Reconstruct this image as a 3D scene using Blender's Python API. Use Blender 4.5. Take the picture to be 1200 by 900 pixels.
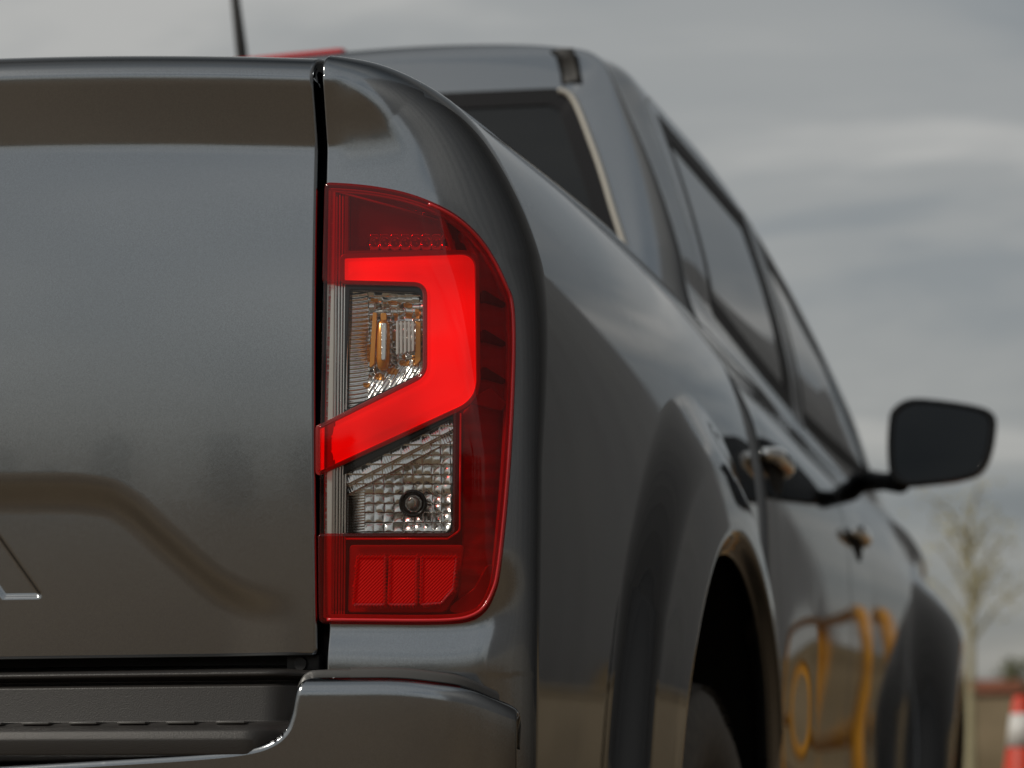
import bpy, bmesh, math, random
import numpy as np
from mathutils import Vector, Matrix
from mathutils.bvhtree import BVHTree

scn = bpy.context.scene
for o in list(bpy.data.objects):
    bpy.data.objects.remove(o)
rng = random.Random(7)

# ------------------------------------------------------------------ camera
FPX = 2461.0                                   # focal length in pixels of a 1200 x 900 picture
YAW, PITCH = math.radians(16.0866), math.radians(10.5873)
CAM = np.array([1.41301, -1.80546, 0.57685])
FW = np.array([-math.sin(YAW) * math.cos(PITCH), math.cos(YAW) * math.cos(PITCH), math.sin(PITCH)])
RT = np.array([math.cos(YAW), math.sin(YAW), 0.0])
UP = np.cross(RT, FW)
cd = bpy.data.cameras.new('camera')
cam = bpy.data.objects.new('camera', cd)
scn.collection.objects.link(cam)
cam.location = CAM
cam.matrix_world = Matrix(((RT[0], UP[0], -FW[0], CAM[0]), (RT[1], UP[1], -FW[1], CAM[1]),
                           (RT[2], UP[2], -FW[2], CAM[2]), (0, 0, 0, 1)))
cd.sensor_width = 36.0
cd.lens = FPX / 1200 * 36.0
cd.clip_start, cd.clip_end = 0.05, 3000
cd.dof.use_dof = True
cd.dof.focus_distance = 1.97
cd.dof.aperture_fstop = 5.2
scn.camera = cam

# ------------------------------------------------------------------ sky
SUN_EL, SUN_AZ = math.radians(38), math.radians(232)      # azimuth clockwise from +Y
w = bpy.data.worlds.new('World'); scn.world = w; w.use_nodes = True
nt = w.node_tree; nt.nodes.clear()
N = nt.nodes.new; Lk = nt.links.new
out = N('ShaderNodeOutputWorld'); bg = N('ShaderNodeBackground'); bg.inputs[1].default_value = 0.1
sky = N('ShaderNodeTexSky'); sky.sky_type = 'NISHITA'; sky.sun_disc = False
sky.sun_elevation = SUN_EL; sky.sun_rotation = SUN_AZ
sky.air_density, sky.dust_density = 1.2, 3.0
tc = N('ShaderNodeTexCoord'); sep = N('ShaderNodeSeparateXYZ'); Lk(tc.outputs['Generated'], sep.inputs[0])
def M(op, a, b=None, clamp=False):
    n = N('ShaderNodeMath'); n.operation = op; n.use_clamp = clamp
    for i, v in enumerate((a, b)):
        if v is None: continue
        if isinstance(v, (int, float)): n.inputs[i].default_value = v
        else: Lk(v, n.inputs[i])
    return n.outputs[0]
zz = M('ADD', M('MAXIMUM', sep.outputs[2], 0.0), 0.12)
cmb = N('ShaderNodeCombineXYZ')
Lk(M('DIVIDE', sep.outputs[0], zz), cmb.inputs[0]); Lk(M('DIVIDE', sep.outputs[1], zz), cmb.inputs[1])
mp = N('ShaderNodeMapping'); mp.inputs['Scale'].default_value = (0.75, 1.15, 1); mp.inputs['Location'].default_value = (3.1, 1.4, 0)
Lk(cmb.outputs[0], mp.inputs[0])
n1 = N('ShaderNodeTexNoise'); n1.inputs['Scale'].default_value = 1.35; n1.inputs['Detail'].default_value = 5; n1.inputs['Roughness'].default_value = 0.52
n1.inputs['Distortion'].default_value = 0.5
Lk(mp.outputs[0], n1.inputs['Vector'])
rp = N('ShaderNodeValToRGB'); rp.color_ramp.interpolation = 'EASE'
for p, c in ((0.30, (1.8, 2.06, 2.28)), (0.43, (2.7, 2.9, 3.0)), (0.53, (3.4, 3.5, 3.47)), (0.66, (4.7, 4.68, 4.5))):
    e = rp.color_ramp.elements.new(p); e.color = (*c, 1)
rp.color_ramp.elements.remove(rp.color_ramp.elements[0]); rp.color_ramp.elements.remove(rp.color_ramp.elements[-1])
Lk(n1.outputs[0], rp.inputs[0])
hz = N('ShaderNodeMix'); hz.data_type = 'RGBA'          # dusty air low over the horizon
Lk(M('POWER', M('SUBTRACT', 1.0, M('MAXIMUM', sep.outputs[2], 0.0), True), 8.5), hz.inputs['Factor'])
Lk(rp.outputs[0], hz.inputs['A']); hz.inputs['B'].default_value = (2.25, 2.18, 1.95, 1)
mx = N('ShaderNodeMix'); mx.data_type = 'RGBA'; mx.inputs['Factor'].default_value = 0.93
Lk(sky.outputs[0], mx.inputs['A']); Lk(hz.outputs['Result'], mx.inputs['B'])
Lk(mx.outputs['Result'], bg.inputs[0]); Lk(bg.outputs[0], out.inputs[0])

sl = bpy.data.lights.new('sun', 'SUN'); sl.energy = 1.5; sl.angle = math.radians(10); sl.color = (1.0, 0.93, 0.82)
so = bpy.data.objects.new('sun', sl); scn.collection.objects.link(so)
sd = Vector((math.sin(SUN_AZ) * math.cos(SUN_EL), math.cos(SUN_AZ) * math.cos(SUN_EL), math.sin(SUN_EL)))
so.rotation_euler = sd.to_track_quat('Z', 'Y').to_euler(); so.location = (-6, -6, 8)
vs = scn.view_settings
vs.view_transform = 'Standard'; vs.look = 'None'; vs.exposure = 0.0; vs.gamma = 1.0; vs.use_curve_mapping = False
scn.cycles.max_bounces = 8; scn.cycles.transparent_max_bounces = 10
scn.cycles.sample_clamp_indirect = 6.0

# ------------------------------------------------------------------ materials
MATS = {}
def mat(name, color=(0.5, 0.5, 0.5), rough=0.5, metal=0.0, coat=0.0, emit=None, estr=0.0, spec=0.5, bump=None, vary=None, alpha=None):
    if name in MATS: return MATS[name]
    m = bpy.data.materials.new(name); m.use_nodes = True
    t = m.node_tree; b = t.nodes['Principled BSDF']
    b.inputs['Base Color'].default_value = (*color, 1); b.inputs['Roughness'].default_value = rough
    b.inputs['Metallic'].default_value = metal; b.inputs['Coat Weight'].default_value = coat
    b.inputs['Coat Roughness'].default_value = 0.03; b.inputs['Specular IOR Level'].default_value = spec
    if emit: b.inputs['Emission Color'].default_value = (*emit, 1); b.inputs['Emission Strength'].default_value = estr
    tcn = t.nodes.new('ShaderNodeTexCoord')
    if bump:
        sc_, st_, det_ = bump
        nz = t.nodes.new('ShaderNodeTexNoise'); nz.inputs['Scale'].default_value = sc_; nz.inputs['Detail'].default_value = det_
        t.links.new(tcn.outputs['Object'], nz.inputs['Vector'])
        bp = t.nodes.new('ShaderNodeBump'); bp.inputs['Strength'].default_value = st_; bp.inputs['Distance'].default_value = 0.002
        t.links.new(nz.outputs[0], bp.inputs['Height']); t.links.new(bp.outputs[0], b.inputs['Normal'])
    if vary:
        sc_, c2 = vary
        nz = t.nodes.new('ShaderNodeTexNoise'); nz.inputs['Scale'].default_value = sc_; nz.inputs['Detail'].default_value = 6
        t.links.new(tcn.outputs['Object'], nz.inputs['Vector'])
        mr = t.nodes.new('ShaderNodeMapRange'); mr.inputs[1].default_value = 0.35; mr.inputs[2].default_value = 0.65
        t.links.new(nz.outputs[0], mr.inputs[0])
        mxn = t.nodes.new('ShaderNodeMix'); mxn.data_type = 'RGBA'
        mxn.inputs['A'].default_value = (*color, 1); mxn.inputs['B'].default_value = (*c2, 1)
        t.links.new(mr.outputs[0], mxn.inputs['Factor']); t.links.new(mxn.outputs['Result'], b.inputs['Base Color'])
    MATS[name] = m
    return m

def paint_mat():
    m = bpy.data.materials.new('grey_metallic_paint'); m.use_nodes = True
    t = m.node_tree; b = t.nodes['Principled BSDF']
    b.inputs['Metallic'].default_value = 1.0
    b.inputs['Roughness'].default_value = 0.16
    b.inputs['Specular Tint'].default_value = (0.02, 0.02, 0.02, 1)
    b.inputs['Coat Weight'].default_value = 1.0; b.inputs['Coat Roughness'].default_value = 0.015; b.inputs['Coat IOR'].default_value = 1.42
    tcn = t.nodes.new('ShaderNodeTexCoord')
    vo = t.nodes.new('ShaderNodeTexVoronoi'); vo.inputs['Scale'].default_value = 1500       # metal flakes
    t.links.new(tcn.outputs['Object'], vo.inputs['Vector'])
    geo = t.nodes.new('ShaderNodeNewGeometry')
    sb = t.nodes.new('ShaderNodeVectorMath'); sb.operation = 'SUBTRACT'; sb.inputs[1].default_value = (.5, .5, .5)
    t.links.new(vo.outputs['Color'], sb.inputs[0])
    sc_ = t.nodes.new('ShaderNodeVectorMath'); sc_.operation = 'SCALE'; sc_.inputs['Scale'].default_value = 0.016
    t.links.new(sb.outputs[0], sc_.inputs[0])
    ad = t.nodes.new('ShaderNodeVectorMath'); ad.operation = 'ADD'
    t.links.new(geo.outputs['Normal'], ad.inputs[0]); t.links.new(sc_.outputs[0], ad.inputs[1])
    nm = t.nodes.new('ShaderNodeVectorMath'); nm.operation = 'NORMALIZE'; t.links.new(ad.outputs[0], nm.inputs[0])
    t.links.new(nm.outputs[0], b.inputs['Normal'])
    mx_ = t.nodes.new('ShaderNodeMix'); mx_.data_type = 'RGBA'
    mx_.inputs['A'].default_value = (0.325, 0.343, 0.362, 1); mx_.inputs['B'].default_value = (0.372, 0.392, 0.414, 1)
    sx = t.nodes.new('ShaderNodeSeparateColor'); t.links.new(vo.outputs['Color'], sx.inputs[0])
    t.links.new(sx.outputs[2], mx_.inputs['Factor'])
    lw = t.nodes.new('ShaderNodeLayerWeight'); lw.inputs[0].default_value = 0.5
    fl_ = t.nodes.new('ShaderNodeMapRange'); fl_.interpolation_type = 'SMOOTHSTEP'
    fl_.inputs[1].default_value = 0.08; fl_.inputs[2].default_value = 0.62; fl_.inputs[3].default_value = 1.05; fl_.inputs[4].default_value = 0.14
    t.links.new(lw.outputs['Facing'], fl_.inputs[0])
    flop = t.nodes.new('ShaderNodeVectorMath'); flop.operation = 'SCALE'
    t.links.new(mx_.outputs['Result'], flop.inputs[0]); t.links.new(fl_.outputs[0], flop.inputs['Scale'])
    t.links.new(flop.outputs[0], b.inputs['Base Color'])
    dn = t.nodes.new('ShaderNodeTexNoise'); dn.inputs['Scale'].default_value = 5.5; dn.inputs['Detail'].default_value = 8; dn.inputs['Roughness'].default_value = .65
    t.links.new(tcn.outputs['Object'], dn.inputs['Vector'])
    dr_ = t.nodes.new('ShaderNodeMapRange'); dr_.inputs[1].default_value = .4; dr_.inputs[2].default_value = .75; dr_.inputs[3].default_value = .012; dr_.inputs[4].default_value = .07
    t.links.new(dn.outputs[0], dr_.inputs[0]); t.links.new(dr_.outputs[0], b.inputs['Coat Roughness'])
    nz = t.nodes.new('ShaderNodeTexNoise'); nz.inputs['Scale'].default_value = 260; nz.inputs['Detail'].default_value = 1   # orange peel in the clear coat
    t.links.new(tcn.outputs['Object'], nz.inputs['Vector'])
    bp = t.nodes.new('ShaderNodeBump'); bp.inputs['Strength'].default_value = 0.003; bp.inputs['Distance'].default_value = 0.002
    t.links.new(nz.outputs[0], bp.inputs['Height']); t.links.new(bp.outputs[0], b.inputs['Coat Normal'])
    return m
PAINT = paint_mat()

def lens_mat(name, color, rough=0.02, haze=0.0, hazecol=(0.5, 0.02, 0.02)):
    """thin plastic shell: straight see-through tint, mirror gloss that grows at grazing angles"""
    m = bpy.data.materials.new(name); m.use_nodes = True
    t = m.node_tree; t.nodes.clear()
    o = t.nodes.new('ShaderNodeOutputMaterial'); tr = t.nodes.new('ShaderNodeBsdfTransparent'); tr.inputs[0].default_value = (*color, 1)
    gl = t.nodes.new('ShaderNodeBsdfGlossy'); gl.inputs['Roughness'].default_value = rough
    lw = t.nodes.new('ShaderNodeLayerWeight'); lw.inputs[0].default_value = 0.5
    pw = t.nodes.new('ShaderNodeMath'); pw.operation = 'POWER'; pw.inputs[1].default_value = 4.5; t.links.new(lw.outputs['Facing'], pw.inputs[0])
    ml = t.nodes.new('ShaderNodeMath'); ml.operation = 'MULTIPLY_ADD'; ml.inputs[1].default_value = 0.85; ml.inputs[2].default_value = 0.045
    t.links.new(pw.outputs[0], ml.inputs[0])
    src = tr.outputs[0]
    if haze:
        df = t.nodes.new('ShaderNodeBsdfDiffuse'); df.inputs[0].default_value = (*hazecol, 1)
        mh = t.nodes.new('ShaderNodeMixShader'); mh.inputs[0].default_value = haze
        t.links.new(tr.outputs[0], mh.inputs[1]); t.links.new(df.outputs[0], mh.inputs[2]); src = mh.outputs[0]
    ms = t.nodes.new('ShaderNodeMixShader'); t.links.new(ml.outputs[0], ms.inputs[0])
    t.links.new(src, ms.inputs[1]); t.links.new(gl.outputs[0], ms.inputs[2]); t.links.new(ms.outputs[0], o.inputs[0])
    MATS[name] = m
    return m

BLACK = mat('black_rubber', (0.012, 0.012, 0.013), 0.6)
DARK = mat('dark_cavity', (0.006, 0.006, 0.006), 0.8)
PLASTIC = mat('charcoal_plastic', (0.034, 0.031, 0.029), 0.42, bump=(900, 0.15, 3))
TRIM = mat('satin_grey_trim', (0.10, 0.098, 0.095), 0.35, bump=(700, 0.1, 2))
CHROME = mat('chrome', (0.80, 0.80, 0.78), 0.06, 1.0)
GLASS = mat('tinted_glass', (0.012, 0.014, 0.016), 0.02, 0.0, spec=0.6)
TYRE = mat('tyre_rubber', (0.09, 0.085, 0.078), 0.7, vary=(60, (0.13, 0.12, 0.105)), bump=(300, 0.3, 3))

# ------------------------------------------------------------------ geometry helpers
COL = scn.collection
def proj(P):
    d = np.asarray(P) - CAM
    z = d @ FW
    return 600 + FPX * (d @ RT) / z, 450 - FPX * (d @ UP) / z
def at(px, py, Y):
    """photo pixel -> point of the plane at this Y (distance ahead of the tailgate)"""
    r = FW + RT * (px - 600) / FPX - UP * (py - 450) / FPX
    return CAM + r * (Y - CAM[1]) / r[1]

def sdf(pts, poly):
    """signed distance to a closed polygon, positive inside"""
    pts = np.asarray(pts, float); shp = pts.shape[:-1]; p = pts.reshape(-1, 2)
    poly = np.asarray(poly, float)
    lo, hi = poly.min(0), poly.max(0); mg = 0.12 * (hi - lo).max()
    res = np.full(len(p), -mg)
    sel = np.all((p > lo - mg) & (p < hi + mg), axis=1)
    q = p[sel]
    d2 = np.full(len(q), 1e18); ins = np.zeros(len(q), bool)
    a = poly; b = np.roll(poly, -1, 0)
    for k in range(len(poly)):
        e = b[k] - a[k]; L = e @ e
        if L < 1e-18: continue
        v = q - a[k]
        t = np.clip((v @ e) / L, 0, 1)
        dd = v - t[:, None] * e
        d2 = np.minimum(d2, (dd * dd).sum(1))
        c = (a[k, 1] > q[:, 1]) != (b[k, 1] > q[:, 1])
        if c.any():
            xs = a[k, 0] + (q[:, 1] - a[k, 1]) * e[0] / (e[1] if abs(e[1]) > 1e-12 else 1e-12)
            ins ^= c & (q[:, 0] < xs)
    d = np.sqrt(d2)
    res[sel] = np.where(ins, d, -d)
    return res.reshape(shp)

def rpoly(pts, r, n=7):
    """polygon with filleted corners; r is one radius or one per corner"""
    pts = [np.array(p[:2], float) for p in pts]; m = len(pts); o = []
    rs = [r] * m if isinstance(r, (int, float)) else r
    for i in range(m):
        p, a, b = pts[i], pts[i - 1], pts[(i + 1) % m]
        if rs[i] <= 0: o.append(p); continue
        u = (a - p); v = (b - p); lu, lv = np.linalg.norm(u), np.linalg.norm(v); u /= lu; v /= lv
        ang = math.acos(max(-1, min(1, float(u @ v))))
        t = min(rs[i] / math.tan(ang / 2), lu * 0.48, lv * 0.48)
        p0, p1 = p + u * t, p + v * t
        for k in range(n + 1):
            f = k / n
            o.append((1 - f) ** 2 * p0 + 2 * f * (1 - f) * p + f * f * p1)
    return np.array(o)

def crom(pts, n=8, closed=False):
    """Catmull-Rom curve through points (any dimension)"""
    P = [np.array(p, float) for p in pts]; m = len(P); o = []
    rngm = m if closed else m - 1
    for i in range(rngm):
        if closed: p0, p1, p2, p3 = P[i - 1], P[i], P[(i + 1) % m], P[(i + 2) % m]
        else: p0, p1, p2, p3 = P[max(i - 1, 0)], P[i], P[i + 1], P[min(i + 2, m - 1)]
        for k in range(n):
            t = k / n
            o.append(0.5 * ((2 * p1) + (-p0 + p2) * t + (2 * p0 - 5 * p1 + 4 * p2 - p3) * t * t + (-p0 + 3 * p1 - 3 * p2 + p3) * t ** 3))
    if not closed: o.append(P[-1])
    return np.array(o)

def resample(c, n):
    d = np.r_[0, np.cumsum(np.linalg.norm(np.diff(c, axis=0), axis=1))]
    u = np.linspace(0, d[-1], n)
    return np.stack([np.interp(u, d, c[:, k]) for k in range(c.shape[1])], 1)

def sstep(a, b, x):
    t = np.clip((x - a) / (b - a), 0, 1)
    return t * t * (3 - 2 * t)

def link(name, me, material, parent=None, smooth=True):
    o = bpy.data.objects.new(name, me); COL.objects.link(o)
    if material: me.materials.append(material)
    if smooth: me.polygons.foreach_set('use_smooth', [True] * len(me.polygons))
    if parent is not None:
        o.parent = parent
        o.matrix_parent_inverse = Matrix.Translation(-world_loc(parent))
    return o
def world_loc(o):
    v = Vector(o.location)
    while o.parent is not None:
        v = v + Vector(o.matrix_parent_inverse.translation)
        o = o.parent; v = v + Vector(o.location)
    return v

def tag(o, label=None, cat=None, group=None, kind=None):
    if label: o['label'] = label
    if cat: o['category'] = cat
    if group: o['group'] = group
    if kind: o['kind'] = kind
    return o
def thing(name, label, cat, loc=(0, 0, 0), group=None):
    o = bpy.data.objects.new(name, None); COL.objects.link(o); o.location = loc
    return tag(o, label, cat, group)

def pymesh(name, verts, faces):
    me = bpy.data.meshes.new(name)
    me.from_pydata([tuple(map(float, v)) for v in verts], [], faces); me.update()
    return me

def trim(name, P, F, material, parent, lip=0.0, depth=0.0, border=False, flip=False, rings=3, inward=None):
    """keeps the part of the grid P (m x n x 3) where F > 0; its edge rolls over a small lip and then turns in by depth"""
    if flip: P = P[::-1]; F = F[::-1] if F is not None else None
    m, n = P.shape[:2]
    if F is None: F = np.ones((m, n))
    gu = np.gradient(P, axis=0); gv = np.gradient(P, axis=1)
    NN = np.cross(gu, gv); ln = np.linalg.norm(NN, axis=2, keepdims=True); NN = NN / np.maximum(ln, 1e-12)
    if (NN * (CAM - P) / np.linalg.norm(CAM - P, axis=2, keepdims=True)).sum() < 0:      # normals to the outside
        P, F, NN = P[::-1], F[::-1], -NN[::-1]
    inn = F > 0
    V, NV, idx, ecache = [], [], {}, {}
    def gv_(i, j):
        k = i * n + j
        r = idx.get(k)
        if r is None:
            r = idx[k] = len(V); V.append(P[i, j]); NV.append(NN[i, j])
        return r
    def ev_(i, j, k, l):
        key = (i * n + j, k * n + l)
        if key[0] > key[1]: key = (key[1], key[0]); i, j, k, l = k, l, i, j
        r = ecache.get(key)
        if r is None:
            f = F[i, j] / (F[i, j] - F[k, l]); f = min(max(f, 0.02), 0.98)
            r = ecache[key] = len(V); V.append(P[i, j] * (1 - f) + P[k, l] * f)
            q = NN[i, j] * (1 - f) + NN[k, l] * f; NV.append(q / max(np.linalg.norm(q), 1e-9))
        return r
    faces, bed = [], []
    cnt = inn[:-1, :-1].astype(int) + inn[1:, :-1] + inn[1:, 1:] + inn[:-1, 1:]
    for i, j in zip(*np.nonzero(cnt)):
        cs = ((i, j), (i + 1, j), (i + 1, j + 1), (i, j + 1))
        if cnt[i, j] == 4:
            f = [gv_(*c) for c in cs]; faces.append(f)
        else:
            f = []; ex = None; en = None
            for k in range(4):
                a, b = cs[k], cs[(k + 1) % 4]
                if inn[a]: f.append(gv_(*a))
                if inn[a] != inn[b]:
                    e = ev_(*a, *b); f.append(e)
                    if inn[a]: ex = e
                    else: en = e
            if len(f) >= 3: faces.append(f)
            if ex is not None and en is not None: bed.append((ex, en))
        if border:
            for k in range(4):
                a, b = cs[k], cs[(k + 1) % 4]
                onb = (a[0] == b[0] and a[0] in (0, m - 1)) or (a[1] == b[1] and a[1] in (0, n - 1))
                if onb and inn[a] and inn[b]: bed.append((gv_(*a), gv_(*b)))
    if (lip or depth) and bed:
        acc = {}
        for a, b in bed:
            t = V[b] - V[a]
            for q in (a, b):
                acc[q] = acc.get(q, 0) + np.cross(t, NV[q])
        ring0 = {}
        for q in list(acc):
            ring0[q] = len(V); V.append(V[q]); NV.append(NV[q])
        prof = []
        if lip:
            for k in range(1, rings + 1):
                an = math.pi / 2 * k / rings
                prof.append((lip * math.sin(an), lip * (1 - math.cos(an))))
        if depth: prof.append((lip, lip + depth))
        cur = ring0
        for (oo, dd) in prof:
            nx = {}
            for q, o in acc.items():
                o = o / max(np.linalg.norm(o), 1e-12)
                nn = NV[q] if inward is None else -np.asarray(inward)
                nx[q] = len(V); V.append(V[q] + o * oo - nn * dd); NV.append(nn)
            for a, b in bed: faces.append([cur[b], cur[a], nx[a], nx[b]])
            cur = nx
    return link(name, pymesh(name, V, faces), material, parent)

def grid(name, P, material, parent, flip=False):
    return trim(name, P, None, material, parent, flip=flip)

def tube(path, r, seg=8, closed=False, caps=True):
    """verts, faces of a round tube along a path; r is one radius or one per point"""
    path = np.asarray(path, float); m = len(path)
    r = np.full(m, r) if np.isscalar(r) else np.asarray(r)
    V, Fc = [], []
    up = None
    for i in range(m):
        t = path[(i + 1) % m if closed else min(i + 1, m - 1)] - path[i - 1 if closed else max(i - 1, 0)]
        t /= max(np.linalg.norm(t), 1e-9)
        if up is None:
            up = np.array([0, 0, 1.0]) if abs(t[2]) < 0.9 else np.array([1.0, 0, 0])
        up = up - t * (up @ t); up /= np.linalg.norm(up)
        s = np.cross(t, up)
        for k in range(seg):
            a = 2 * math.pi * k / seg
            V.append(path[i] + r[i] * (math.cos(a) * up + math.sin(a) * s))
    for i in range(m if closed else m - 1):
        for k in range(seg):
            a, b = i * seg + k, i * seg + (k + 1) % seg
            c, d = ((i + 1) % m) * seg + (k + 1) % seg, ((i + 1) % m) * seg + k
            Fc.append([a, b, c, d])
    if caps and not closed:
        Fc.append(list(range(seg))[::-1]); Fc.append([(m - 1) * seg + k for k in range(seg)])
    return V, Fc
def tube_obj(name, path, r, material, parent=None, seg=8, closed=False):
    return link(name, pymesh(name, *tube(path, r, seg, closed)), material, parent)

def box_obj(name, lo, hi, material, parent=None, bevel=0.0, rot=None, seg=2):
    bm = bmesh.new(); bmesh.ops.create_cube(bm, size=1)
    lo, hi = Vector(lo), Vector(hi)
    bmesh.ops.scale(bm, vec=hi - lo, verts=bm.verts)
    if bevel: bmesh.ops.bevel(bm, geom=bm.edges[:], offset=bevel, segments=seg, affect='EDGES', profile=0.5)
    if rot is not None: bmesh.ops.rotate(bm, cent=(0, 0, 0), matrix=rot, verts=bm.verts)
    bmesh.ops.translate(bm, vec=(lo + hi) / 2, verts=bm.verts)
    me = bpy.data.meshes.new(name); bm.to_mesh(me); bm.free()
    return link(name, me, material, parent, smooth=bool(bevel))

def mirrored(o, parent):
    me = o.data.copy(); co = np.empty(len(me.vertices) * 3); me.vertices.foreach_get('co', co)
    co[0::3] *= -1; me.vertices.foreach_set('co', co); me.flip_normals(); me.update()
    c = bpy.data.objects.new(o.name.split('.')[0], me); COL.objects.link(c)
    c.parent = parent; c.matrix_parent_inverse = Matrix.Translation(-world_loc(parent))
    return c

# ================================================================== SETTING
def ground_mat():
    m = bpy.data.materials.new('dusty_earth'); m.use_nodes = True
    t = m.node_tree; b = t.nodes['Principled BSDF']; b.inputs['Roughness'].default_value = 0.92
    tcn = t.nodes.new('ShaderNodeTexCoord')
    a = t.nodes.new('ShaderNodeTexNoise'); a.inputs['Scale'].default_value = 0.35; a.inputs['Detail'].default_value = 9; a.inputs['Roughness'].default_value = 0.62
    t.links.new(tcn.outputs['Object'], a.inputs['Vector'])
    r = t.nodes.new('ShaderNodeValToRGB')
    for p, c in ((0.3, (0.088, 0.058, 0.032)), (0.5, (0.150, 0.102, 0.058)), (0.68, (0.22, 0.157, 0.094))):
        e = r.color_ramp.elements.new(p); e.color = (*c, 1)
    r.color_ramp.elements.remove(r.color_ramp.elements[0]); r.color_ramp.elements.remove(r.color_ramp.elements[-1])
    t.links.new(a.outputs[0], r.inputs[0]); t.links.new(r.outputs[0], b.inputs['Base Color'])
    n2 = t.nodes.new('ShaderNodeTexNoise'); n2.inputs['Scale'].default_value = 14; n2.inputs['Detail'].default_value = 8
    t.links.new(tcn.outputs['Object'], n2.inputs['Vector'])
    bp = t.nodes.new('ShaderNodeBump'); bp.inputs['Strength'].default_value = 0.6; bp.inputs['Distance'].default_value = 0.03
    t.links.new(n2.outputs[0], bp.inputs['Height']); t.links.new(bp.outputs[0], b.inputs['Normal'])
    return m
EARTH = ground_mat()
g = 900.0
gx = np.r_[-g, -200, np.linspace(-60, 60, 41), 200, g]
GP = np.zeros((len(gx), len(gx), 3)); GP[..., 0] = gx[:, None]; GP[..., 1] = gx[None, :]
tag(grid('ground', GP, EARTH, None), 'flat dusty brown earth the truck stands on', 'ground', kind='structure')

def bank(name, x0, x1, y, h, dep, label):
    xs = np.linspace(x0, x1, 90); vs_ = np.linspace(0, 1, 14)
    P = np.zeros((90, 14, 3))
    r = np.random.RandomState(3)
    bumps = np.interp(xs, np.linspace(x0, x1, 24), r.uniform(0.82, 1.12, 24))
    for j, v in enumerate(vs_):
        P[:, j, 0] = xs; P[:, j, 1] = y + dep * (v - 0.5) + np.interp(xs, np.linspace(x0, x1, 18), r.uniform(-.4, .4, 18))
        P[:, j, 2] = h * bumps * math.sin(math.pi * v) ** 0.7 - 0.02
    return tag(grid(name, P, mat('dry_grass_earth', (0.25, 0.19, 0.115), .9, vary=(.8, (0.17, 0.13, 0.075)), bump=(6, .5, 6)), None), label, kind='structure')
bank('earth_bank', -34, 30, 42, 2.5, 7.0, 'low bank of brown earth across the far side')

# ---- clutter on the bank
def brick_stack(px, py, Y):
    q = at(px, py, Y); t = thing('brick_stack', 'low stack of terracotta bricks on the far earth bank', 'bricks', (q[0], Y, q[2]))
    bm_ = mat('terracotta', (.46, .19, .12), .85, vary=(9, (.36, .14, .09)))
    for r_ in range(3):
        for c_ in range(5):
            x0 = q[0] - .62 + c_ * .25 + .06 * (r_ % 2); box_obj('brick', (x0, Y - .12, q[2] + r_ * .085), (x0 + .235, Y + .12, q[2] + r_ * .085 + .078), bm_, t, .006)
brick_stack(1160, 812, 40.6)
# ---- foliage
def leaf_mat(name, c1, c2):
    m = mat(name, c1, 0.65, vary=(2.5, c2)); return m
LEAF_D = leaf_mat('dark_evergreen_leaves', (0.022, 0.032, 0.016), (0.045, 0.058, 0.028))
LEAF_Y = leaf_mat('pale_yellow_leaves', (0.42, 0.38, 0.18), (0.5, 0.44, 0.22))
BARK = mat('bark', (0.09, 0.07, 0.05), 0.9, vary=(8, (0.14, 0.11, 0.08)))
BARK_P = mat('pale_bark', (0.48, 0.44, 0.28), 0.85, vary=(8, (0.38, 0.35, 0.22)))
def tree_mesh(seed, H, crown_r, crown_z0, leaf, nleaf, nlimb=9, droop=0.0):
    r = np.random.RandomState(seed)
    V, Fc = [], []
    def add(vf):
        o = len(V); V.extend(vf[0]); Fc.extend([[i + o for i in f] for f in vf[1]])
    hh = np.linspace(0, H * 0.93, 9)
    path = np.stack([0.04 * H * 0.3 * np.sin(hh * 0.7 + seed), 0.03 * H * 0.3 * np.cos(hh * 0.9 + seed) - 0.03 * H * 0.3, hh], 1)
    add(tube(path, np.linspace(H * 0.022, H * 0.004, 9), 8))
    tips = []
    for k in range(nlimb):
        f = (crown_z0 + (H * 0.9 - crown_z0) * (k + 0.5) / nlimb) / (H * 0.93)
        b = np.array([np.interp(f * 8, range(9), path[:, q]) for q in range(3)])
        a = k * 2.4 + r.uniform(-.4, .4); L = crown_r * r.uniform(.75, 1.1) * (1.15 - 0.75 * max(0, (f - .45)))
        d = np.array([math.cos(a), math.sin(a), r.uniform(.35, .9) - droop])
        pts = np.array([b, b + d * L * .5 + [0, 0, .02 * H], b + d * L])
        add(tube(pts, [H * .008, H * .005, H * .002], 5))
        tips += [pts[1], pts[2], (pts[1] + pts[2]) / 2, pts[1] * .6 + pts[0] * .4]
    tips.append(path[-1])
    LV, LF = [], []
    for k in range(nleaf):
        c = tips[r.randint(len(tips))] + r.normal(0, crown_r * 0.21, 3)
        s = leaf * r.uniform(.6, 1.3)
        u = r.normal(size=3); u /= np.linalg.norm(u); q = np.cross(u, r.normal(size=3)); q /= np.linalg.norm(q)
        o = len(LV); LV += [c - u * s, c + q * s * .5, c + u * s, c - q * s * .5]; LF.append([o, o + 1, o + 2, o + 3])
    return pymesh('trunk', V, Fc), pymesh('crown', LV, LF)
def tree(name, meshes, loc, rz, sc_, label, leafm, barkm, group=None):
    t = thing(name, label, 'tree', loc, group)
    t.rotation_euler.z = rz; t.scale = (sc_, sc_, sc_)
    for nm, me, mm in (('trunk', meshes[0], barkm), ('crown', meshes[1], leafm)):
        o = bpy.data.objects.new(nm, me); COL.objects.link(o); o.parent = t
        if not me.materials: me.materials.append(mm)
    return t
shrub = tree_mesh(21, .95, .55, .1, .06, 900, 9)
q_ = at(1188, 812, 40.8)
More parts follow.
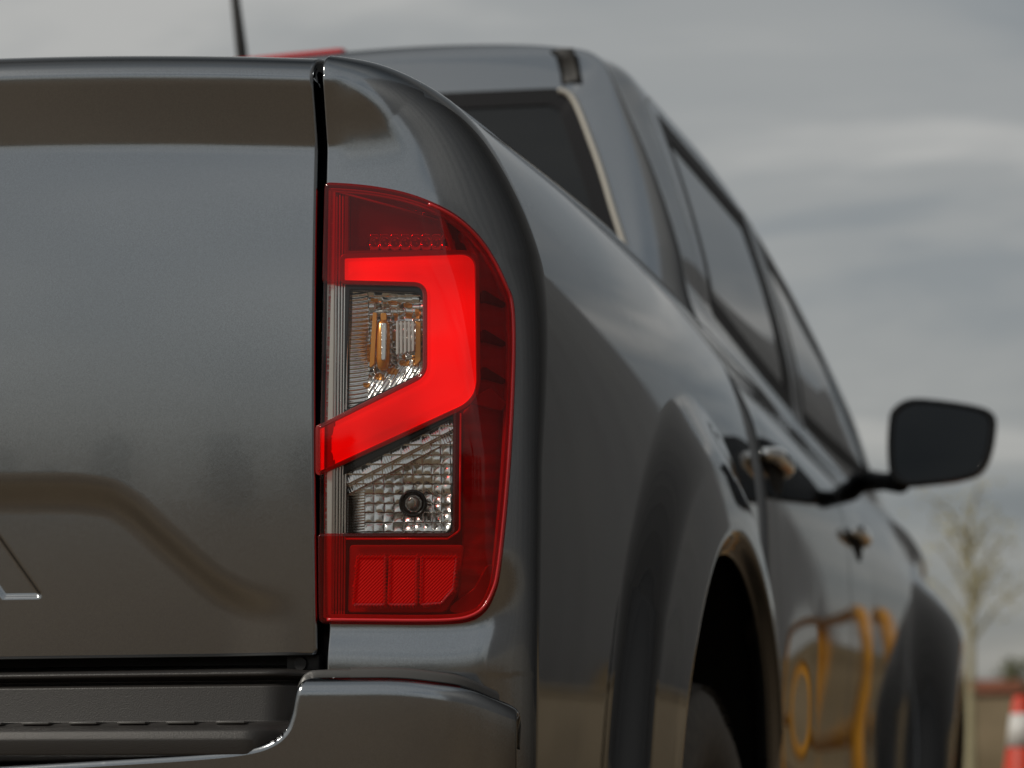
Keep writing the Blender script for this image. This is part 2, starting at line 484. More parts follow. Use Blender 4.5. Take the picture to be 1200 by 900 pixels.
tree('shrub', shrub, (q_[0], 40.8, q_[2] - .05), 0, 0.6, 'small olive green shrub on the far earth bank', leaf_mat('olive_leaves', (.12, .14, .05), (.18, .19, .08)), BARK)['category'] = 'shrub'
p = at(1141, 905, 31.0)
tree('young_tree', tree_mesh(5, 4.9, 0.75, 2.5, 0.05, 420, 11, -0.6), (p[0], 31.0, 0), 0.4, 1.0,
     'slim pale yellow young tree standing beyond the wing mirror', LEAF_Y, BARK_P)
ev = [tree_mesh(s, 7.5, 1.9, 0.5, 0.17, 6500, 18) for s in (11, 12, 13)]
ADDED_SHED = mat('added_shed_grey', (0.20, 0.21, 0.23), 0.55, vary=(0.2, (0.225, 0.235, 0.25)))
sh = thing('added_shed', 'unseen grey shed added on the right side to darken paint reflections', 'added building', (12, 20, 0))  # unseen, added so that the flank and pillars mirror something dark
for i in range(38):
    y0 = -15 + i * 2.0
    box_obj('wall_panel', (9.6 - .03 * (i % 2), y0 + .012, .6), (9.8, y0 + 1.988, 20.0), ADDED_SHED, sh, .012)
box_obj('plinth', (9.54, -15.1, 0), (9.8, 61.1, .599), mat('concrete', (.30, .29, .27), .9, vary=(1.2, (.24, .23, .215))), sh, .02)
box_obj('end_wall', (9.81, -15, 0), (22, -14.8, 20.0), ADDED_SHED, sh)
box_obj('roof', (9.55, -15.02, 20.01), (22, 61.02, 20.25), mat('added_shed_roof', (.34, .34, .34), .5), sh, .03)
for i in range(26):                              # row far behind the camera, seen only as a reflection in the tailgate
    tree('evergreen_tree', ev[i % 3], (-52 + i * 3.1 + 1.1 * math.sin(i * 3.3), -60 + 3 * math.sin(i * 1.9), 0), i, 0.48 + 0.10 * math.sin(i * 2.7),
         'dark evergreen tree in the distant row behind the truck', LEAF_D, BARK, 'evergreen trees in the distant row behind')

# ---- low tan wall in front of the added shed
WALL = mat('tan_render', (0.42, 0.35, 0.25), 0.9, vary=(0.9, (0.33, 0.27, 0.19)), bump=(40, .4, 4))
wl = thing('low_wall', 'low tan rendered wall in front of the added grey shed', 'wall', (7.0, 18, 0))
for i in range(4, 14):
    box_obj('wall_panel', (6.9, -4 + i * 4 + .01, 0), (7.05, -4 + i * 4 + 3.99, 1.25), WALL, wl, 0.015)
    box_obj('coping', (6.86, -4 + i * 4 + .01, 1.253), (7.09, -4 + i * 4 + 3.99, 1.32), WALL, wl, 0.01)

# ---- yellow tube barrier standing ahead to the right
YEL = mat('yellow_paint', (0.76, 0.35, 0.025), 0.4, vary=(5, (0.62, 0.26, 0.02)))
def barrier(loc, rz):
    t = thing('tube_barrier', 'yellow steel tube barrier standing ahead on the right', 'barrier', loc)
    t.rotation_euler.z = rz
    def put(nm, path, r_, cl=False):
        o = bpy.data.objects.new(nm, pymesh(nm, *tube(path, r_, 10, cl))); COL.objects.link(o); o.parent = t
        o.data.materials.append(YEL); o.data.polygons.foreach_set('use_smooth', [True] * len(o.data.polygons))
    c = rpoly([(-1.1, .12), (1.1, .12), (1.1, 1.27), (-1.1, 1.27)], .2, 8)
    put('frame', [(x, 0, z) for x, z in c], .030, True)
    put('middle_rail', [(-1.1, 0, .72), (1.1, 0, .72)], .026)
    for x in (-.75, .75): put('foot', [(x, -.35, .045), (x, .35, .045)], .04)
    for x in (-.75, .75): put('foot_post', [(x, 0, .045), (x, 0, .14)], .03)
barrier((1.70, 8.2, 0), math.radians(76))

# ---- traffic cone
CONE_O = mat('cone_orange', (0.78, 0.055, 0.015), 0.45, vary=(14, (0.62, 0.04, 0.012)))
CONE_W = mat('cone_white_band', (0.78, 0.77, 0.74), 0.35)
def lathe(prof, seg=40, axis='z'):
    V, Fc = [], []
    for r_, h in prof:
        for k in range(seg):
            a = 2 * math.pi * k / seg
            V.append((r_ * math.cos(a), r_ * math.sin(a), h) if axis == 'z' else (h, r_ * math.cos(a), r_ * math.sin(a)))
    for i in range(len(prof) - 1):
        for k in range(seg):
            Fc.append([i * seg + k, i * seg + (k + 1) % seg, (i + 1) * seg + (k + 1) % seg, (i + 1) * seg + k])
    return V, Fc
def cone(px, py_top, dist, H):
    q = at(px, py_top, dist)
    t = thing('traffic_cone', 'orange traffic cone with white bands at the right edge', 'traffic cone', (q[0], dist, 0))
    def put(nm, vf, mm):
        o = bpy.data.objects.new(nm, pymesh(nm, *vf)); COL.objects.link(o); o.parent = t; o.data.materials.append(mm)
        o.data.polygons.foreach_set('use_smooth', [True] * len(o.data.polygons))
    R = lambda h: 0.033 + (H - h) * 0.17
    put('cone_body', lathe([(R(.035), .035), (R(H * .5), H * .5), (R(H - .012), H - .012), (R(H) - .008, H), (.016, H - .004), (.014, H - .05)]), CONE_O)
    for a, b in ((H - .21, H - .075), (H - .50, H - .37)):
        put('white_band', lathe([(R(a) + .001, a), (R(a) + .003, a), (R(b) + .003, b), (R(b) + .001, b)]), CONE_W)
    bm = bmesh.new(); bmesh.ops.create_cube(bm, size=1); bmesh.ops.scale(bm, vec=(.46, .46, .035), verts=bm.verts)
    bmesh.ops.bevel(bm, geom=[e for e in bm.edges if abs(e.verts[0].co.z - e.verts[1].co.z) > .01], offset=.05, segments=4, affect='EDGES')
    bmesh.ops.translate(bm, vec=(0, 0, .0175), verts=bm.verts)
    me = bpy.data.meshes.new('base_plate'); bm.to_mesh(me); bm.free(); me.materials.append(CONE_O)
    o = bpy.data.objects.new('base_plate', me); COL.objects.link(o); o.parent = t
qz = at(1196, 815, 7.2)[2]
cone(1197, 815, 7.2, qz)

# ================================================================== TRUCK
truck = thing('pickup_truck', 'dark grey metallic double cab pickup truck seen from its rear right corner', 'pickup truck', (0, 2.4, 0))

# ---- tailgate face shape, shared with the outer strip beside the lamp
ZB, ZT = 0.690, 1.266
_wk = np.array([-.3, 0, .10, .2, .35, .5, .7, .79, .815, .825, .835, .89, .925, .937, .945, .955, .970, .986, 1.0])
_nk = np.array([-5, -5, -4.8, -4.3, -3.2, -1.9, -.2, .8, 1.0, -2, -13, -15, -15.5, -10, 8, 22, 42, 68, 84.0])
_w = np.linspace(-.3, 1.0, 2600)
_n = np.interp(_w, _wk, _nk)
_k = np.hanning(19); _k /= _k.sum(); _n = np.convolve(np.pad(_n, 9, mode='edge'), _k, 'valid')
_nm = np.interp(_w, [-.3, 0, .2, .5, .75, 1.0], [-5, -5, -4.3, -1.9, .3, 3])
_Y = np.cumsum(np.tan(np.radians(_n))) * (_w[1] - _w[0]) * (ZT - ZB)
_Ym = np.cumsum(np.tan(np.radians(_nm))) * (_w[1] - _w[0]) * (ZT - ZB)
_ks = np.hanning(301); _ks /= _ks.sum(); _ns = np.convolve(np.pad(np.minimum(_n, 4), 150, mode='edge'), _ks, 'valid')
_Ys = np.cumsum(np.tan(np.radians(_ns))) * (_w[1] - _w[0]) * (ZT - ZB); _Ys -= _Ys[np.searchsorted(_w, .5)]
_i5 = np.searchsorted(_w, .5); _Y -= _Y[_i5]; _Ym -= _Ym[_i5]
def prof_full(wv): return np.interp(wv, _w, _Y)
def prof_main(wv): return np.interp(wv, _w, _Ym)
def prof_soft(wv): return np.interp(wv, _w, _Ys)
def sweep(X): return 0.032 * ((np.abs(X) / .7) ** 2.6 - 1)
CROWN = 0.034
def crown(X): return CROWN * (1 - (np.abs(X) / .7) ** 2)

# tailgate grid
xs = np.r_[np.linspace(-.696, .30, 130), np.linspace(.302, .696, 230)]
zsn = np.r_[np.linspace(0, .79, 260), np.linspace(.793, .85, 28), np.linspace(.855, .92, 14), np.linspace(.923, 1.0, 60)]
XX, WW = np.meshgrid(xs, zsn, indexing='ij')
def tg_swoop(X, Zr):
    """the stamped step that runs level and then dives towards the lower corner"""
    c = [(-.05, .842), (.376, .839), (.476, .836), (.513, .824), (.549, .795), (.585, .765), (.611, .747), (.646, .735), (.72, .729)]
    c = crom(c, 10)
    pts = np.stack([np.abs(X), Zr], -1)
    poly = np.r_[c, [[.8, .729], [.8, .2], [-.3, .2], [-.3, .842]]]
    return sdf(pts, poly)
ZR = ZB + WW * (ZT - ZB)
ds = tg_swoop(XX, ZR)
amp = 0.0105 * (1 - sstep(.60, .69, np.abs(XX)))
YY = prof_full(WW) + sweep(XX) + amp * (.62 * sstep(-.019, .019, ds) + .38 * sstep(-.011, .011, ds))
# recessed letter stamped into the tailgate
zb_, zt_ = .744, .872
ax, wd, sw = .304, .120, .040       # centre line, half width at the foot, stroke width of the leg foot
A_out = [(ax + wd, zb_), (ax + .017, zt_), (ax - .017, zt_), (ax - wd, zb_), (ax - wd + sw, zb_), (ax - .056, zb_ + .030), (ax + .056, zb_ + .030), (ax + wd - sw, zb_)]
A_in = [(ax + .036, zb_ + .055), (ax, zb_ + .098), (ax - .036, zb_ + .055)]
LP = np.stack([XX, ZR], -1)
dl = np.minimum(sdf(LP, rpoly(A_out, .002, 3)), -sdf(LP, rpoly(A_in, .002, 3)))
YY = YY + 0.0026 * sstep(-.0012, .0018, dl)
ZZ = ZB + WW * (ZT - ZB + crown(XX))
TG = np.stack([XX, YY, ZZ], -1)
# roll the right and left edges forward
cornr = rpoly([(-.7, ZB), (.7, ZB), (.7, ZT + .05), (-.7, ZT + .05)], [.008, .008, 0, 0], 5)
ftg = sdf(np.stack([XX * .99999, ZR], -1), cornr)
tailgate = trim('tailgate', TG, None, PAINT, truck, lip=.004, depth=.02, border=True)
# inner skin and top cap
topY = TG[:, -1]
cap = np.zeros((len(xs), 6, 3))
for k_, (dy, dz) in enumerate(((0.0005, -.0035), (.01, -.001), (.03, .001), (.05, 0), (.06, -.006), (.062, -.5))):
    cap[:, k_] = topY + np.array([0, dy, 0]); cap[:, k_, 2] += dz
grid('tailgate_cap', cap, PLASTIC, tailgate)

# ---- right bedside: rear face, ridge, flank as one surface
XL = 0.7105
rear_px = [(391, 67), (430, 68), (475, 81), (515, 103), (547, 136), (575, 182), (597, 235), (612, 292), (620, 352), (622.5, 420), (622, 500), (620, 600), (617, 700), (614, 790), (611, 890), (609, 960)]
Rp = np.array([at(x, y, d_)[[0, 2]] for (x, y), d_ in zip(rear_px, [.012, .018, .026, .034, .042] + [.05] * 20)]); Rp[0, 0] = XL
Fp = np.array([(.690, 1.345), (.722, 1.348), (.752, 1.335), (.780, 1.300), (.803, 1.262), (.823, 1.215), (.840, 1.165), (.853, 1.11), (.862, 1.055), (.868, .985), (.871, .9), (.872, .81), (.870, .73), (.866, .66), (.862, .59), (.858, .535)])
NS = 330
ui = np.linspace(0, len(Rp) - 1, (len(Rp) - 1) * 12 + 1)
Rc = crom(Rp, 24); Fc_ = crom(Fp, 24)
# same parameter for both, respaced by the length of the rear curve
dl_ = np.r_[0, np.cumsum(np.linalg.norm(np.diff(Rc, axis=0), axis=1))]
uu = np.linspace(0, dl_[-1], NS)
ss = np.interp(uu, dl_, np.arange(len(Rc)))
ker = np.hanning(31); ker /= ker.sum()
def smooth_curve(c):
    q = np.stack([np.interp(ss, np.arange(len(c)), c[:, k]) for k in range(2)], 1)
    pad = np.concatenate([2 * q[:1] - q[15:0:-1], q, 2 * q[-1:] - q[-2:-17:-1]])
    return np.stack([np.convolve(pad[:, k], ker, 'valid') for k in range(2)], 1)
PR, PF = smooth_curve(Rc), smooth_curve(Fc_)
tng = np.gradient(PR, axis=0); tng /= np.linalg.norm(tng, axis=1, keepdims=True)
nrm2 = np.stack([-tng[:, 1], tng[:, 0]], 1)           # outward in XZ for a curve running from the rail down the flank
if nrm2[NS // 2, 0] < 0: nrm2 = -nrm2
RAD = np.interp(uu / dl_[-1], [0, .12, .35, .6, 1], [.026, .062, .085, .048, .042])
RI = PR - nrm2 * RAD[:, None]                          # where the rear face starts to turn
RI[:, 0] = np.maximum(RI[:, 0], XL + .0005 + .001 * np.arange(NS) / NS)
zl = np.interp(RI[:, 1][::-1], [0, 1.0, 1.06, 1.14, 1.20, 1.24, 1.3], [0, .995, 1.04, 1.095, 1.15, 1.20, 1.258])[::-1]
zl = np.convolve(np.pad(zl, 12, mode='edge'), np.ones(25) / 25, 'valid')
LI = np.stack([np.full(NS, XL), zl], 1)
def rearY(X, Z):
    wv = (Z - ZB) / (ZT - ZB)
    fade = 1 - sstep(.74, .87, X); crisp = 1 - sstep(.710, .735, X)
    base = sweep(np.minimum(X, .70)) + .119 * (X - .70) * (X > .70) + .25 * np.maximum(X - .72, 0) ** 2
    pm = prof_main(wv); pf = crisp * prof_full(np.minimum(wv, .945)) + (1 - crisp) * prof_soft(wv)
    return base + pm + fade * (pf - pm)
a1 = np.linspace(0, 1, 120)
ph = np.linspace(0, math.pi / 2, 40)[1:]
rowsX, rowsY, rowsZ = [], [], []
for a in a1:
    q = LI + (RI - LI) * a
    rowsX.append(q[:, 0]); rowsZ.append(q[:, 1]); rowsY.append(rearY(q[:, 0], q[:, 1]))
for f in ph:
    q = RI + (PR - RI) * math.sin(f)
    rowsX.append(q[:, 0]); rowsZ.append(q[:, 1]); rowsY.append(rearY(q[:, 0], q[:, 1]) + RAD * (1 - math.cos(f)) * 1.15)
Yend = rowsY[-1]
BEDF = 1.50
WY, WZ, WR = 1.085, 0.46, 0.420
fy = np.linspace(0, 1, 250)[1:] ** 1.15
MEXP = 2.0
for f in fy:
    Y = Yend + (BEDF - Yend) * f
    mph = 1 - (1 - f) ** MEXP
    q = np.stack([PR[:, 0] + (PF[:, 0] - PR[:, 0]) * f, PR[:, 1] + (PF[:, 1] - PR[:, 1]) * mph], 1)
    rowsX.append(q[:, 0]); rowsZ.append(q[:, 1]); rowsY.append(Y)
BS = np.stack([np.array(rowsX), np.array(rowsY), np.array(rowsZ)], -1)     # (t, s, 3)
# wheel-arch flare
dy, dz = BS[..., 1] - WY, BS[..., 2] - WZ
rho = np.hypot(dy, dz); th = np.arctan2(dz, -dy)                           # 0 = rearwards, pi/2 = up
Ro = np.interp(th, [-.6, 0, .5, 1.1, math.pi / 2, 2.2, 3.2], [.70, .69, .70, .655, .612, .585, .57])
fl = 0.028 * (1 - sstep(Ro - .10, Ro + .014, rho)) + .008 * (1 - sstep(WR, Ro - .03, rho))
fl *= np.where(BS[..., 1] > .25, 1, 0)
BS[..., 0] += fl - .020 * (1 - sstep(WR - .004, WR + .035, rho)) * (rho < 1)
pxs, pys = proj(BS)
PXY = np.stack([pxs, pys], -1)
lamp_px = np.r_[crom([(385, 216.5), (412, 218), (442, 221.5), (474, 228), (506, 239), (535, 254), (560, 276), (580, 304), (595, 335), (602, 356), (604, 400), (602, 470), (598, 540), (592, 610), (585, 670), (579, 694), (568, 714), (552, 724), (530, 728), (490, 729), (430, 728.5), (380, 728)], 8),
                crom([(377, 726), (376, 700), (375.3, 600), (376, 500), (378.5, 400), (380.8, 310), (383, 219)], 8)]
front = BS[..., 1] < .30
hole = np.where(front, sdf(PXY, lamp_px), -60.0)
dmm = -hole / 1255.0
arch = rho - WR
rear_part = np.zeros(BS.shape[:2]); rear_part[:165] = 1
pull = np.where(front, np.exp(-(np.maximum(dmm, 0) / .026) ** 2), 0) * rear_part * sstep(640, 740, pys)
pull2 = np.where(front, np.exp(-(np.maximum(dmm, 0) / .006) ** 2), 0) * rear_part * (1 - sstep(640, 740, pys)) * sstep(480, 590, pxs)
BS0 = BS.copy()
BS[..., 1] += .0075 * pull + .0015 * pull2
F = np.minimum(np.where(front, -hole / 1255.0, 1.0), arch)
F = np.minimum(F, np.where(BS[..., 2] > .55, 1, BS[..., 2] - .545))
bedside = trim('bed_side', BS, F, PAINT, truck, lip=.0022, depth=.018, border=True, flip=True)

# inner arch liner, bed interior, rear jamb behind the gap
th_ = np.linspace(-.35, math.pi + .35, 60)
LN = np.zeros((60, 8, 3))
for j, x in enumerate(np.linspace(.885, .52, 8)):
    LN[:, j] = np.stack([np.full(60, x), WY + (WR + .012 + .02 * (j > 0)) * np.cos(th_), WZ + (WR + .012 + .02 * (j > 0)) * np.sin(th_)], 1)
grid('arch_liner', LN, DARK, truck)
box_obj('arch_inner_panel', (.50, .45, .40), (.515, 1.5, 1.0), DARK, truck)
box_obj('rear_jamb', (.60, .055, .60), (.74, .075, 1.235), BLACK, truck, .004)
box_obj('rear_sill', (-.74, .05, .56), (.80, .07, .71), BLACK, truck, .004)
box_obj('bed_floor', (-.70, .07, .78), (.70, 1.44, .80), BLACK, truck)
box_obj('bed_inner_wall', (.700, .08, .80), (.712, 1.44, 1.25), BLACK, truck)
box_obj('bed_inner_wall', (-.712, .08, .80), (-.700, 1.44, 1.25), BLACK, truck)
box_obj('bed_front_wall', (-.70, 1.435, .80), (.70, 1.45, 1.30), PAINT, truck)
mirrored(bedside, truck)

# ================================================================== TAIL LAMP
lampE = bpy.data.objects.new('tail_lamp', None); COL.objects.link(lampE); lampE.parent = truck
lampE.matrix_parent_inverse = Matrix.Translation((0, -2.4, 0)); lampE.location = (.8, .03, .93)
lampE['label'] = 'tall red and clear tail lamp with a glowing angular light bar'
t1 = 120 + 39 + 70
sub = BS0[:t1:1, ::1]
mS, nS = sub.shape[:2]
bv = BVHTree.FromPolygons([Vector(v) for v in sub.reshape(-1, 3)], [(i * nS + j, i * nS + j + 1, (i + 1) * nS + j + 1, (i + 1) * nS + j) for i in range(mS - 1) for j in range(nS - 1)])
GX, GY = np.arange(366, 616, 1.0), np.arange(206, 740, 1.0)
HIT = np.zeros((len(GX), len(GY), 3))
for i, x in enumerate(GX):
    for j, y in enumerate(GY):
        r_ = FW + RT * (x - 600) / FPX - UP * (y - 450) / FPX
        h, nn_, _, _ = bv.ray_cast(Vector(CAM), Vector(r_).normalized(), 6)
        if h is None:
            HIT[i, j] = at(x, y, .0) if x < 400 else HIT[i - 1, j]
        else: HIT[i, j] = h
# extend left of the body edge with the plane of the rear face
i0 = int(np.argmax(GX >= 398))
slp = (HIT[i0 + 10] - HIT[i0]) / 10
slp = np.stack([np.convolve(np.pad(slp[:, k_], 40, mode='edge'), np.ones(81) / 81, 'valid') for k_ in range(3)], 1)
for i in range(i0): HIT[i] = HIT[i0] + slp * (i - i0)
IN = np.array([-.20, .97, .12]); IN /= np.linalg.norm(IN)      # into the lamp
def lampP(x, y, depth):
    fx = np.clip(np.asarray(x, float) - GX[0], 0, len(GX) - 1.001); fy_ = np.clip(np.asarray(y, float) - GY[0], 0, len(GY) - 1.001)
    i = fx.astype(int); j = fy_.astype(int); a = (fx - i)[..., None]; b = (fy_ - j)[..., None]
    p = HIT[i, j] * (1 - a) * (1 - b) + HIT[i + 1, j] * a * (1 - b) + HIT[i, j + 1] * (1 - a) * b + HIT[i + 1, j + 1] * a * b
    return p + np.asarray(depth)[..., None] * IN
def lpart(name, poly, material, depth=0.0, lip=.0008, wall=.004, step=1.6, holes=(), relief=None, pad=8, band=None):
    poly = np.asarray(poly, float)
    x0, y0 = poly.min(0) - pad; x1, y1 = poly.max(0) + pad
    gx_ = np.arange(x0, x1 + step, step); gy_ = np.arange(y0, y1 + step, step)
    X, Y = np.meshgrid(gx_, gy_, indexing='ij')
    f = sdf(np.stack([X, Y], -1), poly)
    if band: f = np.minimum(f - band[0], band[1] - f)
    for h in holes: f = np.minimum(f, -sdf(np.stack([X, Y], -1), h))
    d = np.full(X.shape, depth)
    if relief is not None: d = d + relief(X, Y, f)
    return trim(name, lampP(X, Y, d), f, material, lampE, lip=lip, depth=wall, flip=True)

RED_L = lens_mat('red_lens', (0.90, 0.035, 0.03), haze=.10, hazecol=(.72, .02, .02))
SMOKE_L = lens_mat('smoked_red_lens', (0.40, 0.012, 0.012), haze=.03, hazecol=(.3, .008, .008))
CLEAR_L = lens_mat('clear_lens', (0.93, 0.93, 0.92))
REDBAR = mat('lit_light_bar', (0.75, 0.012, 0.008), 0.35, emit=(1.0, 0.009, 0.004), estr=0.6)
REDWALL = mat('red_lens_edge', (0.55, 0.008, 0.008), 0.15, coat=.6)
RIM = mat('bright_red_edge', (0.80, 0.01, 0.015), 0.2, coat=.8, spec=.6)
HOUSE = mat('lamp_housing', (0.02, 0.008, 0.008), 0.35)
BEZ = mat('black_bezel', (0.012, 0.010, 0.010), 0.18)
MAROON = mat('maroon_panel', (0.30, 0.045, 0.032), 0.22, coat=.4)
REFL = mat('red_reflector', (0.80, 0.006, 0.004), 0.5, spec=.12)
AMBER = mat('amber_bulb', (0.95, 0.38, 0.05), 0.22, .35, coat=.6)
LAMPCHROME = mat('reflector_chrome', (0.96, 0.95, 0.93), 0.20, 1.0)
WHITE_P = mat('white_slat', (0.85, 0.83, 0.80), 0.3)

_t = REDBAR.node_tree; _b = _t.nodes['Principled BSDF']
_tc = _t.nodes.new('ShaderNodeTexCoord'); _n3 = _t.nodes.new('ShaderNodeTexNoise'); _n3.inputs['Scale'].default_value = 11; _n3.inputs['Detail'].default_value = 1.5
_t.links.new(_tc.outputs['Object'], _n3.inputs['Vector'])
_mr = _t.nodes.new('ShaderNodeMapRange'); _mr.inputs[1].default_value = .32; _mr.inputs[2].default_value = .68; _mr.inputs[3].default_value = .34; _mr.inputs[4].default_value = .95
_t.links.new(_n3.outputs[0], _mr.inputs[0]); _t.links.new(_mr.outputs[0], _b.inputs['Emission Strength'])
clear_up = rpoly([(379.5, 329), (500, 331), (500, 440), (375.5, 501.5)], [0, 17, 24, 0], 12)
clear_lo = rpoly([(375, 553), (534.5, 478), (533.5, 628), (375, 628)], [0, 3, 12, 0])
bar = rpoly([(403, 302), (557, 297), (558.5, 467), (374, 552), (374, 502.5), (500, 440), (500, 330.5), (403, 328)], [2, 17, 38, 0, 0, 24, 17, 2], 12)
inset = lambda d: crom([tuple(np.asarray(q)) for q in lamp_px[::4]], 4, True) * 1.0 + 0 * d
PANES = [rpoly(pl, 2) for pl in ([(419, 652), (452, 652), (451, 709), (414, 709)], [(457, 652), (489, 652), (488, 709), (455.5, 709)], [(494, 652), (536, 652), (532, 690), (518, 707), (493, 709)])]
# lens shell: red with two clear windows
red_lens = lpart('red_lens', lamp_px, RED_L, -.003, lip=.0025, wall=0, holes=(clear_up, clear_lo, *PANES), step=1.4)
lpart('clear_lens', clear_up, CLEAR_L, -.003, lip=0, wall=0)
lpart('clear_lens', clear_lo, CLEAR_L, -.003, lip=0, wall=0)
# lens side wall
cl = resample(np.r_[lamp_px, lamp_px[:1]], 260)
Wg = np.stack([lampP(cl[:, 0], cl[:, 1], np.full(260, d)) for d in (-.001, .004, .012, .03)], 1)
grid('lens_edge', Wg, REDWALL, lampE)
# lit outer edge of the lens, put in as a tube of brighter red
sel = (cl[:, 0] > 500) & (cl[:, 1] > 232) | (cl[:, 1] > 720) & (cl[:, 0] > 380)
rim_c = cl[sel]
cen = np.array([495, 480.0])
rimP = lampP(rim_c[:, 0] + (cen[0] - rim_c[:, 0]) * .018, rim_c[:, 1] + (cen[1] - rim_c[:, 1]) * .008, np.full(len(rim_c), -.0022))
tube_obj('rim_tube', rimP, .0019, RIM, lampE, 6)
topc = cl[(cl[:, 1] < 262) & (cl[:, 0] > 384) & (cl[:, 0] < 560)]
topP = lampP(topc[:, 0], topc[:, 1] + 4.5, np.full(len(topc), .002))
tube_obj('rim_tube', topP, .0012, REDWALL, lampE, 6)
# housing floor
lpart('housing', lamp_px, HOUSE, .034, lip=0, wall=0, step=3)
# light bar
lpart('light_bar', bar, REDBAR, .0045, lip=.0012, wall=.014, step=1.3, relief=lambda X, Y, f: -.0025 * sstep(0, 13, f))
lpart('bar_edge', bar, mat('bar_edge_red', (.42, .02, .018), .15, coat=.7), .0015, lip=.0006, wall=.006, band=(-4.2, -.6), step=1.1)
lpart('shell_edge', lamp_px, REDWALL, .002, lip=.0006, wall=.005, band=(4.5, 7.5), step=1.3)
# upper chamber
up_ch = rpoly([(404, 222), (470, 226), (515, 243), (532, 290), (532, 296), (404, 297)], [2, 40, 30, 6, 0, 0])
lpart('upper_chamber', up_ch, MAROON, .012, lip=.001, wall=.01, relief=lambda X, Y, f: .010 * sstep(0, 14, f))
lpart('chamber_edge', up_ch, MAROON, .004, lip=.0008, wall=.006, holes=(rpoly([(407, 225), (469, 229), (512, 245), (528.5, 290), (528.5, 293), (407, 294)], [2, 38, 28, 6, 0, 0]),))
for i in range(8):
    x = 432 + i * 12.2
    cpoly = rpoly([(x, 273), (x + 10, 273), (x + 10, 291), (x, 291)], 3)
    lpart('led_cup', cpoly, CHROME, .010, lip=.0006, wall=.004, step=1.2, relief=lambda X, Y, f, x=x: .006 * np.exp(-((X - x - 5) ** 2 + (Y - 282) ** 2) / 18))
# maroon outer panel with three fins
outer = rpoly([(536, 262), (562, 284), (588, 328), (597, 360), (598, 470), (588, 610), (572, 700), (545, 718), (538, 700), (542, 640), (542, 484), (561.5, 462), (561.5, 298)], [6, 20, 20, 20, 40, 40, 18, 12, 4, 4, 6, 16, 16])
lpart('outer_panel', outer, MAROON, .007, lip=.002, wall=.01, relief=lambda X, Y, f: .010 * sstep(452, 500, Y) * (1 - sstep(600, 690, Y)) + .0006 * np.sin(Y / 3))
for y0 in (341, 387, 431):
    fp = [(565, y0), (569, y0), (592, y0 + 14), (592, y0 + 17.5), (569, y0 + 11), (565, y0 + 12)]
    lpart('fin', fp, BEZ, .001, lip=.0008, wall=.006, step=1.0)
# gutter facets low on the outer panel
lpart('outer_facet', rpoly([(548, 470), (575, 455), (593, 472), (588, 480), (562, 474)], 4), MAROON, .003, lip=.001, wall=.004)
lpart('outer_facet', rpoly([(556, 690), (573, 660), (583, 672), (571, 705), (548, 719), (522, 716)], 5), MAROON, .004, lip=.001, wall=.004)
# vertical ribs along the inner edge
for i, x in enumerate((394.0, 397.6, 401.0, 404.0, 407.0)):
    yy = np.linspace(222 if i else 226, 722, 60)
    tilt = -8.5 * (yy - 216) / 512
    pth = lampP(x + tilt * .62, yy, np.full(60, .005 + .0006 * i))
    tube_obj('rib', pth, (.0015, .0012, .0011, .001, .0009)[i], LAMPCHROME, lampE, 6)
strip = [(381, 329), (390, 329), (384.5, 500), (376.5, 500)]
lpart('inner_strip', [(385, 221), (392, 221), (387, 724), (379, 724)], mat('silver_strip', (.80, .78, .74), .25, .3), .002, lip=.0008, wall=.004)
lpart('rib_backing', [(389, 219), (409, 219), (403, 724), (384, 724)], BEZ, .013, lip=.0, wall=.004)
# bezels around the two clear chambers
ch_up = rpoly([(408, 337.5), (495, 341), (495, 436), (401, 482)], [3, 14, 18, 2], 10)
ch_lo = rpoly([(400, 556), (528, 490), (531, 496), (528.5, 618), (520, 625.5), (400, 625.5)], [2, 2, 4, 10, 6, 2])
lpart('bezel', clear_up, BEZ, .006, lip=.0008, wall=.014, holes=(ch_up,))
lpart('bezel', clear_lo, BEZ, .006, lip=.0008, wall=.014, holes=(ch_lo,))
# red inner lines beside the clear windows
ln = rpoly([(405, 631.5), (524, 631.5), (538.5, 622), (539.5, 484)], [0, 0, 9, 0])
tube_obj('red_trim_line', lampP(ln[:, 0], ln[:, 1], np.full(len(ln), .003)), .0010, RIM, lampE, 6)
ln = rpoly([(408, 331.5), (498, 334), (498, 438.5), (400, 486.5)], [0, 16, 22, 0], 12)
tube_obj('red_trim_line', lampP(ln[:, 0], ln[:, 1], np.full(len(ln), .004)), .0009, RIM, lampE, 6)

def hash2(i, j, k=0.0):
    v = np.sin(i * 127.1 + j * 311.7 + k * 74.7) * 43758.5453
    return v - np.floor(v)
def rev_relief(X, Y, f):
    cx, cy = 481, 590
    c = 11.4
    I, J = np.floor((X - 400) / c), np.floor((Y - 487) / c)
    u, v = (X - 400) / c - I - .5, (Y - 487) / c - J - .5
    pillow = -(1 - 4 * u * u) * (1 - 4 * v * v) * .0014 - .0030 * v - .0016 * u
    tilt = ((hash2(I, J) - .5) * u + (hash2(I, J, 3) - .5) * v) * .0050
    bowl = .018 * np.exp(-((X - cx) ** 2 + (Y - cy) ** 2) / 3300)
    left = X < 424
    rib = .0009 * np.abs(np.sin(Y * .95 + X * .08)) - .0010 * (X - 424) / 8
    step_ = .006 * sstep(0, 3, (Y - 556) + (X - 400) * .52 - 14)
    fine = .0007 * np.abs(np.sin((X * .8 - Y * .35) * 1.2)) - .0022 * v
    dtop = (Y - 556) + (X - 400) * .52
    r = np.where(left, rib + .004, pillow + tilt + bowl)
    r = np.where(dtop < 26, fine + (hash2(I, J, 7) - .5) * u * .006, r)
    hole_ = np.hypot(X - cx, Y - cy) < 14
    return np.where(hole_, .012 + bowl, r + step_)
